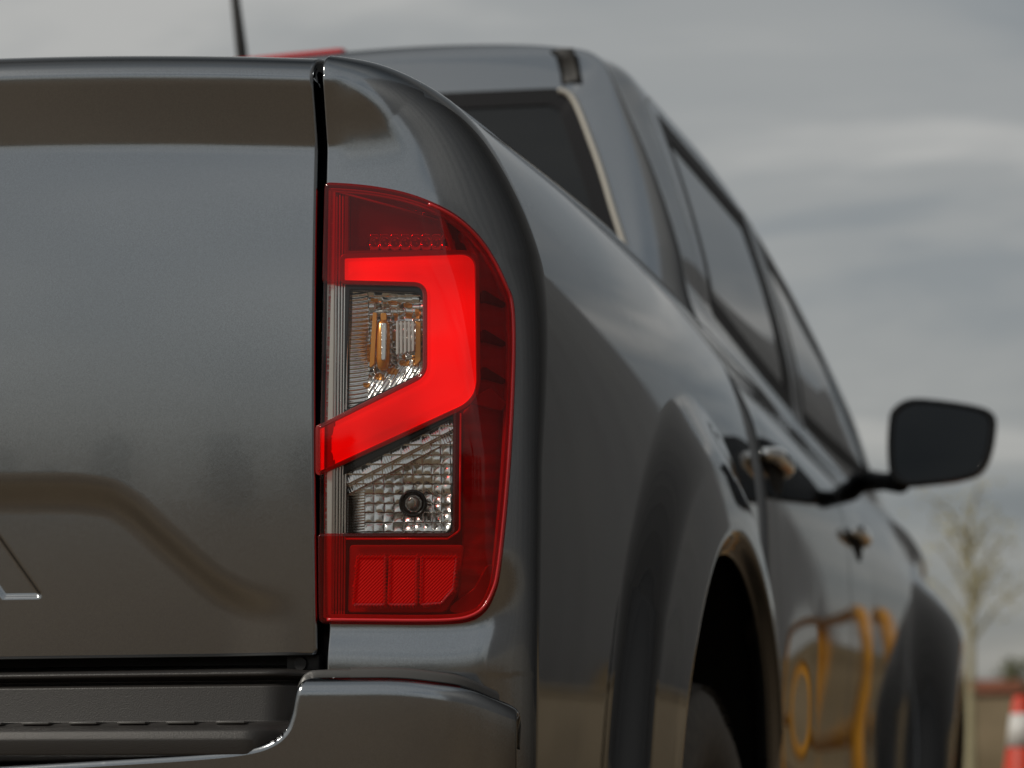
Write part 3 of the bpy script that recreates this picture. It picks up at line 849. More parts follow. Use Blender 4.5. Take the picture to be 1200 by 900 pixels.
lpart('reflector_bowl', rpoly([(398, 553), (530, 487), (534, 494), (531, 628), (398, 628)], 2), LAMPCHROME, .010, lip=0, wall=.0, step=.85, relief=rev_relief)
tube_obj('bulb_socket', [lampP(481 + 14.5 * math.cos(a), 590 + 14.5 * math.sin(a), .019) for a in np.linspace(0, 2 * math.pi, 28)[:-1]], .0018, BEZ, lampE, 6, True)
def ball(name, x, y, depth, r, material, sy=1.0):
    c = lampP(x, y, depth); bm = bmesh.new(); bmesh.ops.create_uvsphere(bm, u_segments=20, v_segments=14, radius=r)
    bmesh.ops.scale(bm, vec=(1, 1, sy), verts=bm.verts)
    bmesh.ops.translate(bm, vec=Vector(c), verts=bm.verts); me = bpy.data.meshes.new(name); bm.to_mesh(me); bm.free()
    return link(name, me, material, lampE)
BULB = mat('bulb_glass', (0.30, 0.29, 0.27), 0.08, .6, coat=.5)
ball('bulb', 481, 590, .024, .0080, BULB)
tube_obj('filament', [lampP(477, 587, .012), lampP(481, 583, .0115), lampP(485, 587, .012), lampP(484, 595, .013)], .0010, LAMPCHROME, lampE, 6)

def ind_relief(X, Y, f):
    c = 9.0
    cx, cy = 446, 395
    I, J = np.floor((X - 400) / c), np.floor((Y - 330) / 7.5)
    u, v = (X - 400) / c - I - .5, (Y - 330) / 7.5 - J - .5
    tilt = ((hash2(I, J) - .5) * u * 1.6 + (hash2(I, J, 3) - .5) * v) * .0075 - (1 - 4 * v * v) * .0009 - .0024 * v - .0014 * u
    bowl = .020 * np.exp(-((X - cx) ** 2 / 1500 + (Y - cy) ** 2 / 2600))
    left = X < 428
    rib = .0013 * np.abs(np.sin((Y + .0035 * (X - 395) ** 2) * .62))
    lower = (Y - 481) + (X - 401) * .47 > -26
    fine = .0012 * np.abs(np.sin((X + Y * .6) * .62)) + (hash2(I, J, 9) - .5) * u * .005
    return np.where(left, rib + .002, np.where(lower, fine, tilt)) + bowl
lpart('reflector_bowl', rpoly([(404, 334), (480, 336), (498, 347), (498, 427), (486, 444), (398, 486)], 3), LAMPCHROME, .011, lip=0, wall=0, step=.85, relief=ind_relief)
bl = lampP(446, 398, .018)
tube_obj('amber_bulb', [bl + np.array([0, 0, d]) for d in (-.028, -.026, -.018, 0, .016, .021, .0225)], [.002, .005, .0065, .0068, .0062, .003, .001], AMBER, lampE, 14)
for i in range(5):
    x = 463.5 + i * 4.6
    lpart('slat', [(x, 376), (x + 2.0, 376.5), (x + 2.0, 414 - i), (x, 415 - i)], WHITE_P, .006, lip=.0004, wall=.003, step=.8)
lpart('amber_strip', [(486, 376), (491, 377), (491, 421), (485, 428)], AMBER, .010, lip=.0004, wall=.003, step=1)
lpart('amber_strip', [(435, 365), (439, 365), (436, 425), (431, 430)], AMBER, .0125, lip=.0004, wall=.003, step=1)
lpart('amber_strip', [(445, 366), (451, 366), (451, 374), (445, 374)], AMBER, .008, lip=.0004, wall=.003, step=1)
for ax_, ay_, aw_, ah_ in ((431, 347, 9, 5), (451, 350, 12, 5), (470, 353, 11, 6), (457, 364, 6, 10), (472, 364, 8, 7), (484, 360, 7, 12), (464, 420, 13, 7), (480, 414, 9, 14), (450, 429, 12, 8), (436, 436, 11, 8), (422, 447, 9, 6), (425, 400, 5, 22)):  # mirror images of the amber bulb, coloured onto the reflector facets
    lpart('amber_glint', rpoly([(ax_, ay_), (ax_ + aw_, ay_ + 1), (ax_ + aw_ - 1, ay_ + ah_), (ax_ + 1, ay_ + ah_ - 1)], 1.5, 3), AMBER, .0104, lip=.0002, wall=.001, step=.9, pad=2, relief=ind_relief)
lpart('light_post', [(446, 378), (450.5, 378), (449.5, 420), (446, 421)], LAMPCHROME, .0085, lip=.0008, wall=.003, step=1)
# bottom reflector: three red prismatic panes in a frame
lpart('reflector_frame', rpoly([(409, 640), (541, 640), (536, 690), (520, 717), (407, 717)], [3, 3, 12, 10, 3]), mat('deep_red_frame', (.55, .015, .012), .3), .009, lip=.001, wall=.01)
for pl in PANES:
    lpart('reflector_pane', pl, REFL, -.0022, lip=.001, wall=.004, step=.7, relief=lambda X, Y, f: .0005 * (np.abs(np.sin((X + Y) * .75)) + np.abs(np.sin((X - Y) * .75))))

lampL = bpy.data.objects.new('tail_lamp', None); COL.objects.link(lampL); lampL.parent = truck
lampL.matrix_parent_inverse = Matrix.Translation((0, -2.4, 0)); lampL.location = (-.8, .03, .93)
for ch in list(lampE.children): mirrored(ch, lampL)
# ================================================================== BUMPER
def bump_plan(u):
    """plan curve of the bumper from the middle round the corner along the side"""
    c = crom([(0, -.085), (.2, -.082), (.45, -.072), (.66, -.058), (.78, -.044), (.845, -.026), (.880, .004), (.898, .045), (.903, .10), (.903, .16)], 14)
    return resample(c, u)
NB = 460
bp_ = bump_plan(NB)
tb = np.gradient(bp_, axis=0); tb /= np.linalg.norm(tb, axis=1, keepdims=True)
nb = np.stack([tb[:, 1], -tb[:, 0]], 1)
sarc = np.r_[0, np.cumsum(np.linalg.norm(np.diff(bp_, axis=0), axis=1))]
ztop = np.interp(bp_[:, 0], [0, .70, .80, .86, .895, .904], [.664, .664, .664, .657, .640, .622])
ztop = np.convolve(np.pad(ztop, 8, mode='edge'), np.ones(17) / 17, 'valid')
vp = [(-.045, .36), (-.02, .40), (-.004, .46), (0, .53), (0, .585)]
BP = []
for off, zf in [(-.06, .36), (-.04, .385), (-.022, .43), (-.013, .48), (-.009, .525)]:
    BP.append(np.stack([bp_[:, 0] + nb[:, 0] * off, bp_[:, 1] + nb[:, 1] * off, np.full(NB, zf)], 1))
RB = .016
for zf in np.linspace(.05, 1, 84):
    BP.append(np.stack([bp_[:, 0] - nb[:, 0] * .008 * (1 - zf) ** 1.2, bp_[:, 1] - nb[:, 1] * .008 * (1 - zf) ** 1.2, .53 + (ztop - RB - .53) * zf], 1))
for a in np.linspace(0, math.pi / 2, 12)[1:]:
    off = -RB * (1 - math.cos(a))
    BP.append(np.stack([bp_[:, 0] + nb[:, 0] * off, bp_[:, 1] + nb[:, 1] * off, ztop - RB + RB * math.sin(a)], 1))
for off in (-.03, -.05, -.08):
    BP.append(np.stack([bp_[:, 0] + nb[:, 0] * off, bp_[:, 1] + nb[:, 1] * off, ztop + .0005], 1))
BP = np.stack(BP, 1)                                       # (u, v, 3)
bx, by = proj(BP)
notch = np.r_[[(-400, 700), (-400, 921)], crom([(-100, 909), (0, 905), (130, 897.5), (230, 891), (292, 884), (322, 874), (339, 859), (347, 840), (351, 820), (354, 806), (360, 797), (372, 794)], 10), [(372, 700)]]
Fb = -sdf(np.stack([bx, by], -1), notch) / 1255.0
capr = rpoly([(-900, 600), (300, 600), (470, 795), (560, 797), (604, 826), (602, 1100), (-900, 1100)], [0, 0, 0, 60, 34, 0, 0], 14)
Fb = np.minimum(Fb, np.where(bx > 480, (604 - bx) / 1255.0, .1))
Fb = np.where((bx < -300) & (by < 912), -.01, Fb)
bumper = trim('rear_bumper', BP, Fb, PAINT, truck, lip=.006, depth=.02, flip=False, rings=5)
mirrored(bumper, truck)

# satin trim that rims the bumper cap from behind
tp = crom([at(330, 874, -.035), at(343, 850, -.035), at(349, 822, -.034), at(353, 803, -.032), at(361, 792, -.03), at(375, 789.5, -.029), at(420, 789, -.024)], 8)
Tg = np.zeros((len(tp), 4, 3))
for j, (d, yo) in enumerate(((0, 0.03), (0, 0), (.012, -.004), (.016, -.004))):
    pass
nn = []
for i in range(len(tp)):
    t_ = tp[min(i + 1, len(tp) - 1)] - tp[max(i - 1, 0)]; t_ /= np.linalg.norm(t_)
    q = np.cross(t_, np.array([0, 1.0, 0])); q /= np.linalg.norm(q); nn.append(-q if q[2] < 0 or q[0] > .5 else q)
nn = np.array(nn)
for j, (d, yo) in enumerate(((.0030, .03), (.0030, .001), (.0015, -.001), (-.008, -.001), (-.012, .004))):
    Tg[:, min(j, 3)] = tp + nn * d + np.array([0, yo, 0])
Tg = np.stack([tp + nn * d + np.array([0, yo, 0]) for d, yo in ((.0035, .03), (.0035, .002), (.002, 0), (-.010, 0), (-.013, .008))], 1)
grid('bumper_trim', Tg, TRIM, truck)

i0_ = int(np.argmax(bp_[:, 0] > .752)); i1_ = int(np.argmax(proj(np.stack([bp_[:, 0], bp_[:, 1], ztop], 1))[0] > 601))
sl2 = slice(i0_, i1_ if i1_ > i0_ else NB)
tgr = np.stack([np.stack([bp_[sl2, 0] + nb[sl2, 0] * o_, bp_[sl2, 1] + nb[sl2, 1] * o_, ztop[sl2] + z_], 1) for o_, z_ in ((-.016, -.004), (-.0165, .005), (-.019, .0085), (-.045, .009))], 1)
grid('bumper_trim', tgr, TRIM, truck)
# step pad: profile swept along the bumper between the painted ends
def zpix(y, Y, x=250): return at(x, y, Y)[2]
prof = [(.05, zpix(779, .05)), (.02, zpix(784.5, .02)), (-.012, zpix(786, -.012)), (-.018, zpix(787.5, -.018)), (-.018, zpix(792, -.018)), (-.012, zpix(794, -.012)), (.0, zpix(797, 0)), (.0, zpix(800.5, 0)),
        (-.012, zpix(802, -.012)), (-.016, zpix(804, -.016)), (-.018, zpix(846, -.018)), (-.045, zpix(847, -.045)), (-.055, zpix(850, -.055)), (-.061, zpix(856, -.061)), (-.064, zpix(866, -.064)), (-.063, zpix(884, -.063)), (-.055, zpix(892, -.055)), (-.02, zpix(900, -.02))]
prof = np.array(prof)
prx = crom([(0, *q) for q in prof], 4)[:, 1:]
# keep the small steps crisp
prx = prof
xr = np.r_[np.linspace(-.70, .60, 60), np.linspace(.605, .695, 24)]
SP = np.zeros((len(xr), len(prx), 3))
for i, x in enumerate(xr):
    e = sstep(.655, .695, abs(x)) if abs(x) > .655 else 0.0
    SP[i, :, 0] = x; SP[i, :, 1] = prx[:, 0] + sweep(np.array(x)) * .5 + .010 + .020 * e ** 2; SP[i, :, 2] = prx[:, 1]
step = grid('bumper_step', SP[:, ::-1], PLASTIC, truck)
es = step.modifiers.new('bevel', 'BEVEL'); es.width = .0025; es.segments = 3; es.limit_method = 'ANGLE'; es.angle_limit = math.radians(25)
step.data.polygons.foreach_set('use_smooth', [True] * len(step.data.polygons))
# tread blocks whose edges show along the step
for i in range(28):
    x = .655 - i * .0475
    if x < -.66: break
    y_ = -.050 + float(sweep(np.array(x))) * .5 + .012
    box_obj('tread_block', (x - .026, y_ - .006, zpix(846.5, -.05) - .001), (x + .002, y_ + .02, zpix(846.5, -.05) + .0012), TRIM, step, .0006)
# bolt beside the tailgate foot
bq = at(353, 778, .03)
bm = bmesh.new(); bmesh.ops.create_cone(bm, segments=16, radius1=.008, radius2=.006, depth=.006, cap_ends=True)
bmesh.ops.rotate(bm, cent=(0, 0, 0), matrix=Matrix.Rotation(math.pi / 2, 3, 'X'), verts=bm.verts); bmesh.ops.translate(bm, vec=Vector(bq), verts=bm.verts)
me = bpy.data.meshes.new('bolt'); bm.to_mesh(me); bm.free(); link('bolt', me, BLACK, truck, False)
lo_ = at(336, 786, .032); box_obj('gap_bracket', (lo_[0], .030, zpix(788, .03)), (at(374, 770, .03)[0], .048, zpix(766, .03)), BLACK, truck, .002)

# ================================================================== CAB
# stations along Y: belt point, roof edge point
Ys = np.array([1.60, 1.80, 2.2, 2.6, 3.0, 3.3, 3.5, 3.75, 3.95, 4.3, 4.7, 5.0, 5.15])
EX = np.array([.592, .602, .628, .662, .693, .742, .784, .806, .81, .82, .80, .70, .55])
EZ = np.array([1.808, 1.842, 1.838, 1.800, 1.725, 1.590, 1.458, 1.325, 1.295, 1.262, 1.21, 1.10, .95])
BXs = np.array([.752, .756, .764, .778, .80, .822, .832, .842, .858, .876, .855, .75, .60])
BZs = np.array([1.345, 1.338, 1.325, 1.305, 1.28, 1.258, 1.245, 1.235, 1.235, 1.20, 1.15, 1.04, .90])
CZ = np.array([1.866, 1.885, 1.885, 1.85, 1.775, 1.64, 1.51, 1.40, 1.36, 1.33, 1.28, 1.16, 1.0])
low = np.array([(.815, .40), (.838, .47), (.852, .56), (.862, .68), (.868, .80), (.868, .92), (.866, 1.02), (.858, 1.10), (.836, 1.185)])
def cspline(x, xp, fp):
    """smooth interpolation (monotone Hermite)"""
    xp = np.asarray(xp, float); fp = np.asarray(fp, float)
    h = np.diff(xp); dlt = np.diff(fp) / h
    m_ = np.r_[dlt[0], np.where(dlt[:-1] * dlt[1:] > 0, 2 * dlt[:-1] * dlt[1:] / (dlt[:-1] + dlt[1:] + 1e-12), 0), dlt[-1]]
    i = np.clip(np.searchsorted(xp, x) - 1, 0, len(h) - 1); t = (x - xp[i]) / h[i]
    return (2 * t ** 3 - 3 * t * t + 1) * fp[i] + (t ** 3 - 2 * t * t + t) * h[i] * m_[i] + (-2 * t ** 3 + 3 * t * t) * fp[i + 1] + (t ** 3 - t * t) * h[i] * m_[i + 1]
CY = np.r_[np.linspace(1.60, 3.9, 290), np.linspace(3.91, 5.15, 120)]
ex, ez, bxx, bzz, czz = (cspline(CY, Ys, q) for q in (EX, EZ, BXs, BZs, CZ))
def section(i, n1=90, n2=110, n3=60):
    """sill -> belt -> roof edge -> roof centre at station i"""
    y = CY[i]
    s_ = np.array([1.0] * len(low))
    kz = np.interp(y, [1.6, 3.6, 4.4, 5.15], [1, 1, .93, .70]); kx = np.interp(y, [1.6, 3.0, 4.2, 4.8, 5.15], [1, 1.01, 1.035, .98, .76])
    c = [(x * kx if y > 3.3 else x * kx, .40 + (z - .40) * kz) for x, z in low]
    c = [q for q in c if q[1] < bzz[i] - .02]
    b = np.array([bxx[i], bzz[i]]); e = np.array([ex[i], ez[i]])
    c.append(tuple(b))
    g = [b + (e - b) * f + np.array([.018, .006]) * 4 * f * (1 - f) * min(1, np.linalg.norm(e - b) / .4) for f in (.25, .5, .75)]
    dn = (czz[i] - ez[i])
    c += [tuple(q) for q in g] + [tuple(e)]
    for f in (.12, .3, .55, .8, 1.0):
        x = ex[i] * (1 - f); c.append((x, ez[i] + dn * (1 - (x / ex[i]) ** 2.6) ** .62 if f < 1 else czz[i]))
    cc = crom(c, 16)
    return cc, c
SECS = []
NV = 300
for i in range(len(CY)):
    cc, c = section(i)
    # three runs with fixed counts so that the belt and the roof edge stay on grid lines
    ib = len([q for q in c if q[1] < bzz[i] - .0001 and q[0] > .4]) ; ib = next(k_ for k_, q in enumerate(c) if abs(q[0] - bxx[i]) < 1e-9 and abs(q[1] - bzz[i]) < 1e-9)
    ie = ib + 4
    a_, b_, d_ = cc[:ib * 16 + 1], cc[ib * 16:ie * 16 + 1], cc[ie * 16:]
    q = np.r_[resample(a_, 120), resample(b_, 110)[1:], resample(d_, 72)[1:]]
    SECS.append(q)
SECS = np.array(SECS)                                       # (station, v, XZ)
NVV = SECS.shape[1]
kk = np.hanning(9); kk /= kk.sum()
sm = SECS.copy()
for k_ in range(2):
    pad = np.concatenate([2 * SECS[:, :1, k_] - SECS[:, 4:0:-1, k_], SECS[..., k_], 2 * SECS[:, -1:, k_] - SECS[:, -2:-6:-1, k_]], 1)
    sm[..., k_] = np.apply_along_axis(lambda r_: np.convolve(r_, kk, 'valid'), 1, pad)
SECS = sm
SIDE = np.zeros((len(CY), NVV, 3)); SIDE[..., 0] = SECS[..., 0]; SIDE[..., 1] = CY[:, None]; SIDE[..., 2] = SECS[..., 1]
# front flare
FWY, FWZ, FWR = 4.30, .43, .44
dy, dz = SIDE[..., 1] - FWY, SIDE[..., 2] - FWZ
rf = np.hypot(dy, dz)
SIDE[..., 0] += (.095 * (1 - sstep(.50, .80, rf)) - .02 * (1 - sstep(FWR - .004, FWR + .03, rf)) * (rf < 1)) * (1 - sstep(1.00, 1.30, SIDE[..., 2]))
# hollow scooped behind the front wheel along the doors
SIDE[..., 0] -= .012 * np.exp(-((SIDE[..., 2] - .70) / .13) ** 2) * sstep(1.7, 2.2, SIDE[..., 1]) * (1 - sstep(3.3, 3.8, SIDE[..., 1]))
# rear cap: corner round and rear wall
P0 = SIDE[0][:, [0, 2]]
t0_ = np.gradient(P0, axis=0); t0_ /= np.linalg.norm(t0_, axis=1, keepdims=True)
n0 = np.stack([t0_[:, 1], -t0_[:, 0]], 1)
if n0[60, 0] < 0: n0 = -n0
vv = np.arange(NVV) / (NVV - 1)
RC = np.interp(P0[:, 1], [.4, 1.2, 1.45, 1.75, 1.80, 1.87], [.04, .06, .115, .110, .06, .030])
RIc = P0 - n0 * RC[:, None]
RIc[:, 0] = np.maximum(RIc[:, 0], 0.0)
zlc = np.interp(RIc[:, 1], [.36, 1.3, 1.6, 1.74, 1.78, 1.84], [.36, 1.3, 1.58, 1.70, 1.745, 1.80])
zlc = np.maximum.accumulate(zlc)
last = zlc > 1.68
zlc[120 + 100:] = np.linspace(zlc[120 + 100], P0[-1, 1] - RC[-1], NVV - 220)
LC = np.stack([np.zeros(NVV), zlc], 1)
def cabY(X, Z): return 1.60 - RC.max() * 0 - .075 + .13 * np.maximum(Z - 1.36, 0) ** 1.15 + .06 * (X / .7) ** 2 * 0.5
CAP = []
for a in np.linspace(0, 1, 100):
    q = LC + (RIc - LC) * a
    CAP.append(np.stack([q[:, 0], cabY(q[:, 0], q[:, 1]), q[:, 1]], 1))
for f in np.linspace(0, math.pi / 2, 26)[1:]:
    q = RIc + (P0 - RIc) * math.sin(f); y0 = cabY(RIc[:, 0], RIc[:, 1])
    CAP.append(np.stack([q[:, 0], y0 + (1.60 - .0055 - y0) * (1 - math.cos(f)), q[:, 1]], 1))
CAP = np.array(CAP)
CABG = np.concatenate([CAP, SIDE], 0)                        # (rear centre -> corner -> forwards, sill -> roof)
ncap = len(CAP)
cabEx = CABG
isSide = np.zeros(CABG.shape[:2], bool); isSide[ncap - 1:] = True
YZ = CABG[..., 1:3]
def side_sdf(poly):
    d = sdf(YZ, poly)
    return np.where(isSide & (CABG[..., 0] > .45), d, -1.0)
# openings
rear_door = rpoly([(1.80, .45), (1.705, .80), (1.69, 1.10), (1.72, 1.38), (1.75, 1.60), (1.79, 1.785), (1.88, 1.826), (2.585, 1.793), (2.605, 1.60), (2.625, 1.35), (2.62, .45)], [.02, .1, .1, .1, .05, .04, .03, .03, .05, .05, .02])
front_door = rpoly([(2.628, .45), (2.633, 1.35), (2.614, 1.60), (2.593, 1.792), (2.95, 1.722), (3.22, 1.615), (3.64, 1.31), (3.665, 1.2), (3.66, .75), (3.60, .45)], [.02, .05, .05, .02, .05, .1, .06, .05, .1, .04])
rear_win = rpoly([(1.795, 1.385), (1.825, 1.60), (1.868, 1.796), (2.535, 1.768), (2.555, 1.60), (2.573, 1.330)], [.02, .05, .03, .02, .05, .01])
front_win = rpoly([(2.680, 1.322), (2.664, 1.60), (2.640, 1.760), (2.95, 1.697), (3.20, 1.594), (3.60, 1.285)], [.01, .05, .02, .05, .1, .03])
rearglass = rpoly([(-.655, 1.365), (-.64, 1.446), (-.589, 1.614), (-.547, 1.735), (-.515, 1.758), (0, 1.775), (.515, 1.758), (.547, 1.735), (.589, 1.614), (.64, 1.446), (.655, 1.365)], [.02, .05, .1, .03, .02, .5, .02, .03, .1, .05, .02])
XZc = np.stack([CABG[..., 0], CABG[..., 2]], -1)
isRear = np.zeros(CABG.shape[:2], bool); isRear[:ncap - 4] = True
d_rg = np.where(isRear, sdf(XZc, rearglass), -1.0)
s_rd, s_fd, s_rw, s_fw = (side_sdf(q) for q in (rear_door, front_door, rear_win, front_win))
rf_ = np.hypot(CABG[..., 1] - FWY, CABG[..., 2] - FWZ) - FWR
GAP = .0025
Fcab = np.minimum.reduce([-s_rd - GAP, -s_fd - GAP, rf_, -d_rg])
cab = trim('cab', CABG, Fcab, PAINT, truck, lip=.0015, depth=.02, flip=True)
d1 = trim('rear_door', CABG, np.minimum(s_rd - GAP, -s_rw), PAINT, truck, lip=.0015, depth=.02, flip=True)
d2 = trim('front_door', CABG, np.minimum(s_fd - GAP, -s_fw), PAINT, truck, lip=.0015, depth=.02, flip=True)
mirrored(cab, truck); mirrored(d1, truck); mirrored(d2, truck)
# glass with black surround
gu_ = np.gradient(CABG, axis=0); gv__ = np.gradient(CABG, axis=1); cn = np.cross(gu_, gv__); cn /= np.maximum(np.linalg.norm(cn, axis=2, keepdims=True), 1e-9)
if cn[ncap + 100, 150, 0] < 0: cn = -cn
INS = CABG - cn * .004
g1 = trim('window', INS, s_rw + .012, GLASS, d1, flip=True)
g2 = trim('window', INS, s_fw + .012, GLASS, d2, flip=True)
INF = CABG - cn * .0012
trim('window_frame', INF, np.minimum(s_rw + .006, .046 - s_rw), BLACK, d1, lip=.0008, depth=.004, flip=True)
trim('window_frame', INF, np.minimum(s_fw + .006, .042 - s_fw), BLACK, d2, lip=.0008, depth=.004, flip=True)
OUTP = CABG + cn * .0012
pt1 = [(2.576, 1.32), (2.558, 1.60), (2.538, 1.775), (2.583, 1.772), (2.602, 1.60), (2.6205, 1.32)]
pt2 = [(2.636, 1.315), (2.617, 1.60), (2.597, 1.772), (2.637, 1.765), (2.661, 1.60), (2.677, 1.315)]
trim('pillar_trim', OUTP, side_sdf(pt1), BEZ, d1, lip=.0005, depth=.001)
trim('pillar_trim', OUTP, side_sdf(pt2), BEZ, d2, lip=.0005, depth=.001)
rg = trim('rear_window', INS, d_rg + .012, GLASS, cab, flip=True)
trim('rear_window_seal', CABG - cn * .001, np.minimum(d_rg + .002, .030 - d_rg), BLACK, cab, lip=.001, depth=.01, flip=True).data.materials[0] = BEZ
# reflection on the rear window seal, put in as a light beige tube
ml_ = crom([(.522, 1.752), (.541, 1.741), (.556, 1.715), (.575, 1.665), (.598, 1.600), (.622, 1.52), (.645, 1.446), (.652, 1.415)], 8)
mlP = np.array([(x, float(cabY(np.array(x), np.array(z))) - .004, z) for x, z in ml_])
tube_obj('seal_glint', mlP, .0055, mat('seal_glint_beige', (.78, .74, .66), .3, .5), cab, 8)
mirrored(rg, cab)
# roof ditch moulding
ditch = []
for i in range(0, 200, 4):
    q = SIDE[i, 120 + 109 + 12]; ditch.append(q + np.array([-.012, 0, .002]))
first = ditch[0]
cz_ = lambda x, z: float(cabY(np.array(x), np.array(z)))
drop = [np.array((.545, cz_(.545, 1.765) - .002, 1.765)), np.array((.540, cz_(.54, 1.79) - .001, 1.795))]
drop.append(np.array((.535, 1.575, 1.822)))
pth = resample(np.array(drop + ditch[2:]), 80)
rb = np.stack([pth + np.array([dx, 0, dz]) for dx, dz in ((-.017, -.004), (-.015, .001), (0, .002), (.011, .001), (.013, -.005))], 1)
rb[..., 1] -= np.where(pth[:, 1] < 1.60, .003, 0)[:, None]
grid('roof_moulding', rb, TRIM, cab)
for dx in (-.017, .013): tube_obj('moulding_seal', pth + np.array([dx, -.002, -.001]), .003, BLACK, cab, 6)
# door handles, recess and lock
def handle(px, py, Y, parent):
    for Yq in np.arange(1.65, 3.6, .01):                    # where the sight line meets the door skin
        c = at(px, py, Yq)
        i_ = int(np.argmin(np.abs(CY - Yq))); xs_ = np.interp(c[2], SIDE[i_, :225, 2], SIDE[i_, :225, 0])
        if c[0] < xs_ + .016: break
    c[0] = xs_ + .012
    cu = bmesh.new(); bmesh.ops.create_uvsphere(cu, u_segments=24, v_segments=12, radius=1)
    bmesh.ops.scale(cu, vec=(.010, .085, .042), verts=cu.verts); bmesh.ops.translate(cu, vec=Vector((c[0] - .012, c[1] + .02, c[2] - .016)), verts=cu.verts)
    me_ = bpy.data.meshes.new('handle_cup'); cu.to_mesh(me_); cu.free(); link('handle_cup', me_, DARK, parent)
    ys = np.linspace(-.11, .11, 26); V, Fq = [], []
    for y in ys:
        f = (y / .11); off = .014 * (1 - abs(f) ** 4) ; hh = .0175 * (1 - .35 * f * f); tt = .013
        for k in range(12):
            a = 2 * math.pi * k / 12
            V.append((c[0] - .006 + off + tt * math.cos(a), c[1] + y, c[2] + .006 * (1 - f * f) + hh * math.sin(a)))
    for i in range(25):
        for k in range(12): Fq.append([i * 12 + k, i * 12 + (k + 1) % 12, (i + 1) * 12 + (k + 1) % 12, (i + 1) * 12 + k])
    Fq += [list(range(12))[::-1], [25 * 12 + k for k in range(12)]]
    link('handle', pymesh('handle', V, Fq), CHROME, parent)
handle(914, 543, 1.86, d1)
handle(1010, 630, 2.80, d2)

# mirror
def mirror():
    t = bpy.data.objects.new('wing_mirror', None); COL.objects.link(t); t.parent = truck
    t.matrix_parent_inverse = Matrix.Translation((0, -2.4, 0)); t.location = (.9, 3.1, 1.3)
    Ym = 3.05
    pl = crom([(1041, 500), (1046, 480), (1066, 467.5), (1100, 468), (1144, 474), (1163, 482), (1167, 497), (1162, 530), (1150, 553), (1124, 563), (1090, 568), (1060, 570), (1044, 560), (1040, 532)], 5, True)
    xz = np.array([at(x, y, Ym)[[0, 2]] for x, y in pl]); c = xz.mean(0)
    rings = []
    for dy, s in ((.012, .86), (.004, .875), (-.004, .90), (-.006, .95), (0, .99), (.02, 1.0), (.05, .97), (.085, .86), (.11, .62), (.12, .3), (.122, .02)):
        rings.append([(c[0] + (x - c[0]) * s, Ym + dy + (x - c[0]) * .12, c[1] + (z - c[1]) * s) for x, z in xz])
    n_ = len(xz); V = [v for r_ in rings for v in r_]; Fq = []
    for i in range(len(rings) - 1):
        for k in range(n_): Fq.append([i * n_ + k, i * n_ + (k + 1) % n_, (i + 1) * n_ + (k + 1) % n_, (i + 1) * n_ + k])
    link('mirror_housing', pymesh('mirror_housing', V, Fq), mat('mirror_black', (.012, .012, .013), .25, coat=.3), t)
    V = [(c[0] + (x - c[0]) * .875, Ym + .0035 + (x - c[0]) * .875 * .12, c[1] + (z - c[1]) * .875) for x, z in xz]
    link('mirror_glass', pymesh('mirror_glass', V, [list(range(n_))]), mat('mirror_glass', (.05, .052, .055), .03, 1.0), t, False)
    a, b = np.array((c[0] - .095, Ym + .05, c[1] - .085)), at(1012, 563, 3.52)
    tube_obj('mirror_arm', [a, a * .6 + b * .4, b], [.026, .022, .03], BLACK, t, 12)
    # triangular sail the arm is fixed to
    tri = [tuple(at(992, 560, 3.36)), tuple(at(1024, 572, 3.66)), tuple(at(992, 492, 3.42))]
    V = tri + [(x - .02, y, z) for x, y, z in tri]
    link('mirror_sail', pymesh('mirror_sail', V, [[0, 1, 2], [5, 4, 3], [0, 3, 4, 1], [1, 4, 5, 2], [2, 5, 3, 0]]), BLACK, t, False)
mirror()

# high stop lamp and antenna on the roof
zr = 1.852
st = rpoly([(-.115, 1.595), (.115, 1.595), (.105, 1.66), (-.105, 1.66)], .012)
V = [(x, y, zr - .012) for x, y in st] + [(x, y + .004, zr + .024) for x, y in st]
n_ = len(st)
V += [(x * .94, y * .2 + 1.626 * .8, zr + .027) for x, y in st]
link('high_stop_lamp', pymesh('high_stop_lamp', V, [[k, (k + 1) % n_, n_ + (k + 1) % n_, n_ + k] for k in range(n_)] + [[n_ + k, n_ + (k + 1) % n_, 2 * n_ + (k + 1) % n_, 2 * n_ + k] for k in range(n_)] + [list(range(2 * n_, 3 * n_))]),
     mat('stop_lamp_red', (.62, .012, .015), .2, coat=.6), cab)
aY = 2.35
a0, a1_ = at(281, 66, aY), at(272, -10, aY)
a0[2] = min(a0[2], 1.95)
dirn = (a1_ - at(281, 66, aY)); dirn /= np.linalg.norm(dirn)
b0 = at(283, 60, aY); base = b0 - dirn * (b0[2] - 1.875) / dirn[2]
tube_obj('antenna', [base, b0 + dirn * .02, b0 + dirn * .35], [.016, .013, .006], BLACK, cab, 10)
tube_obj('antenna_base', [base - np.array([0, 0, .02]), base, base + np.array([0, 0, .02])], [.03, .028, .012], BLACK, cab, 14)

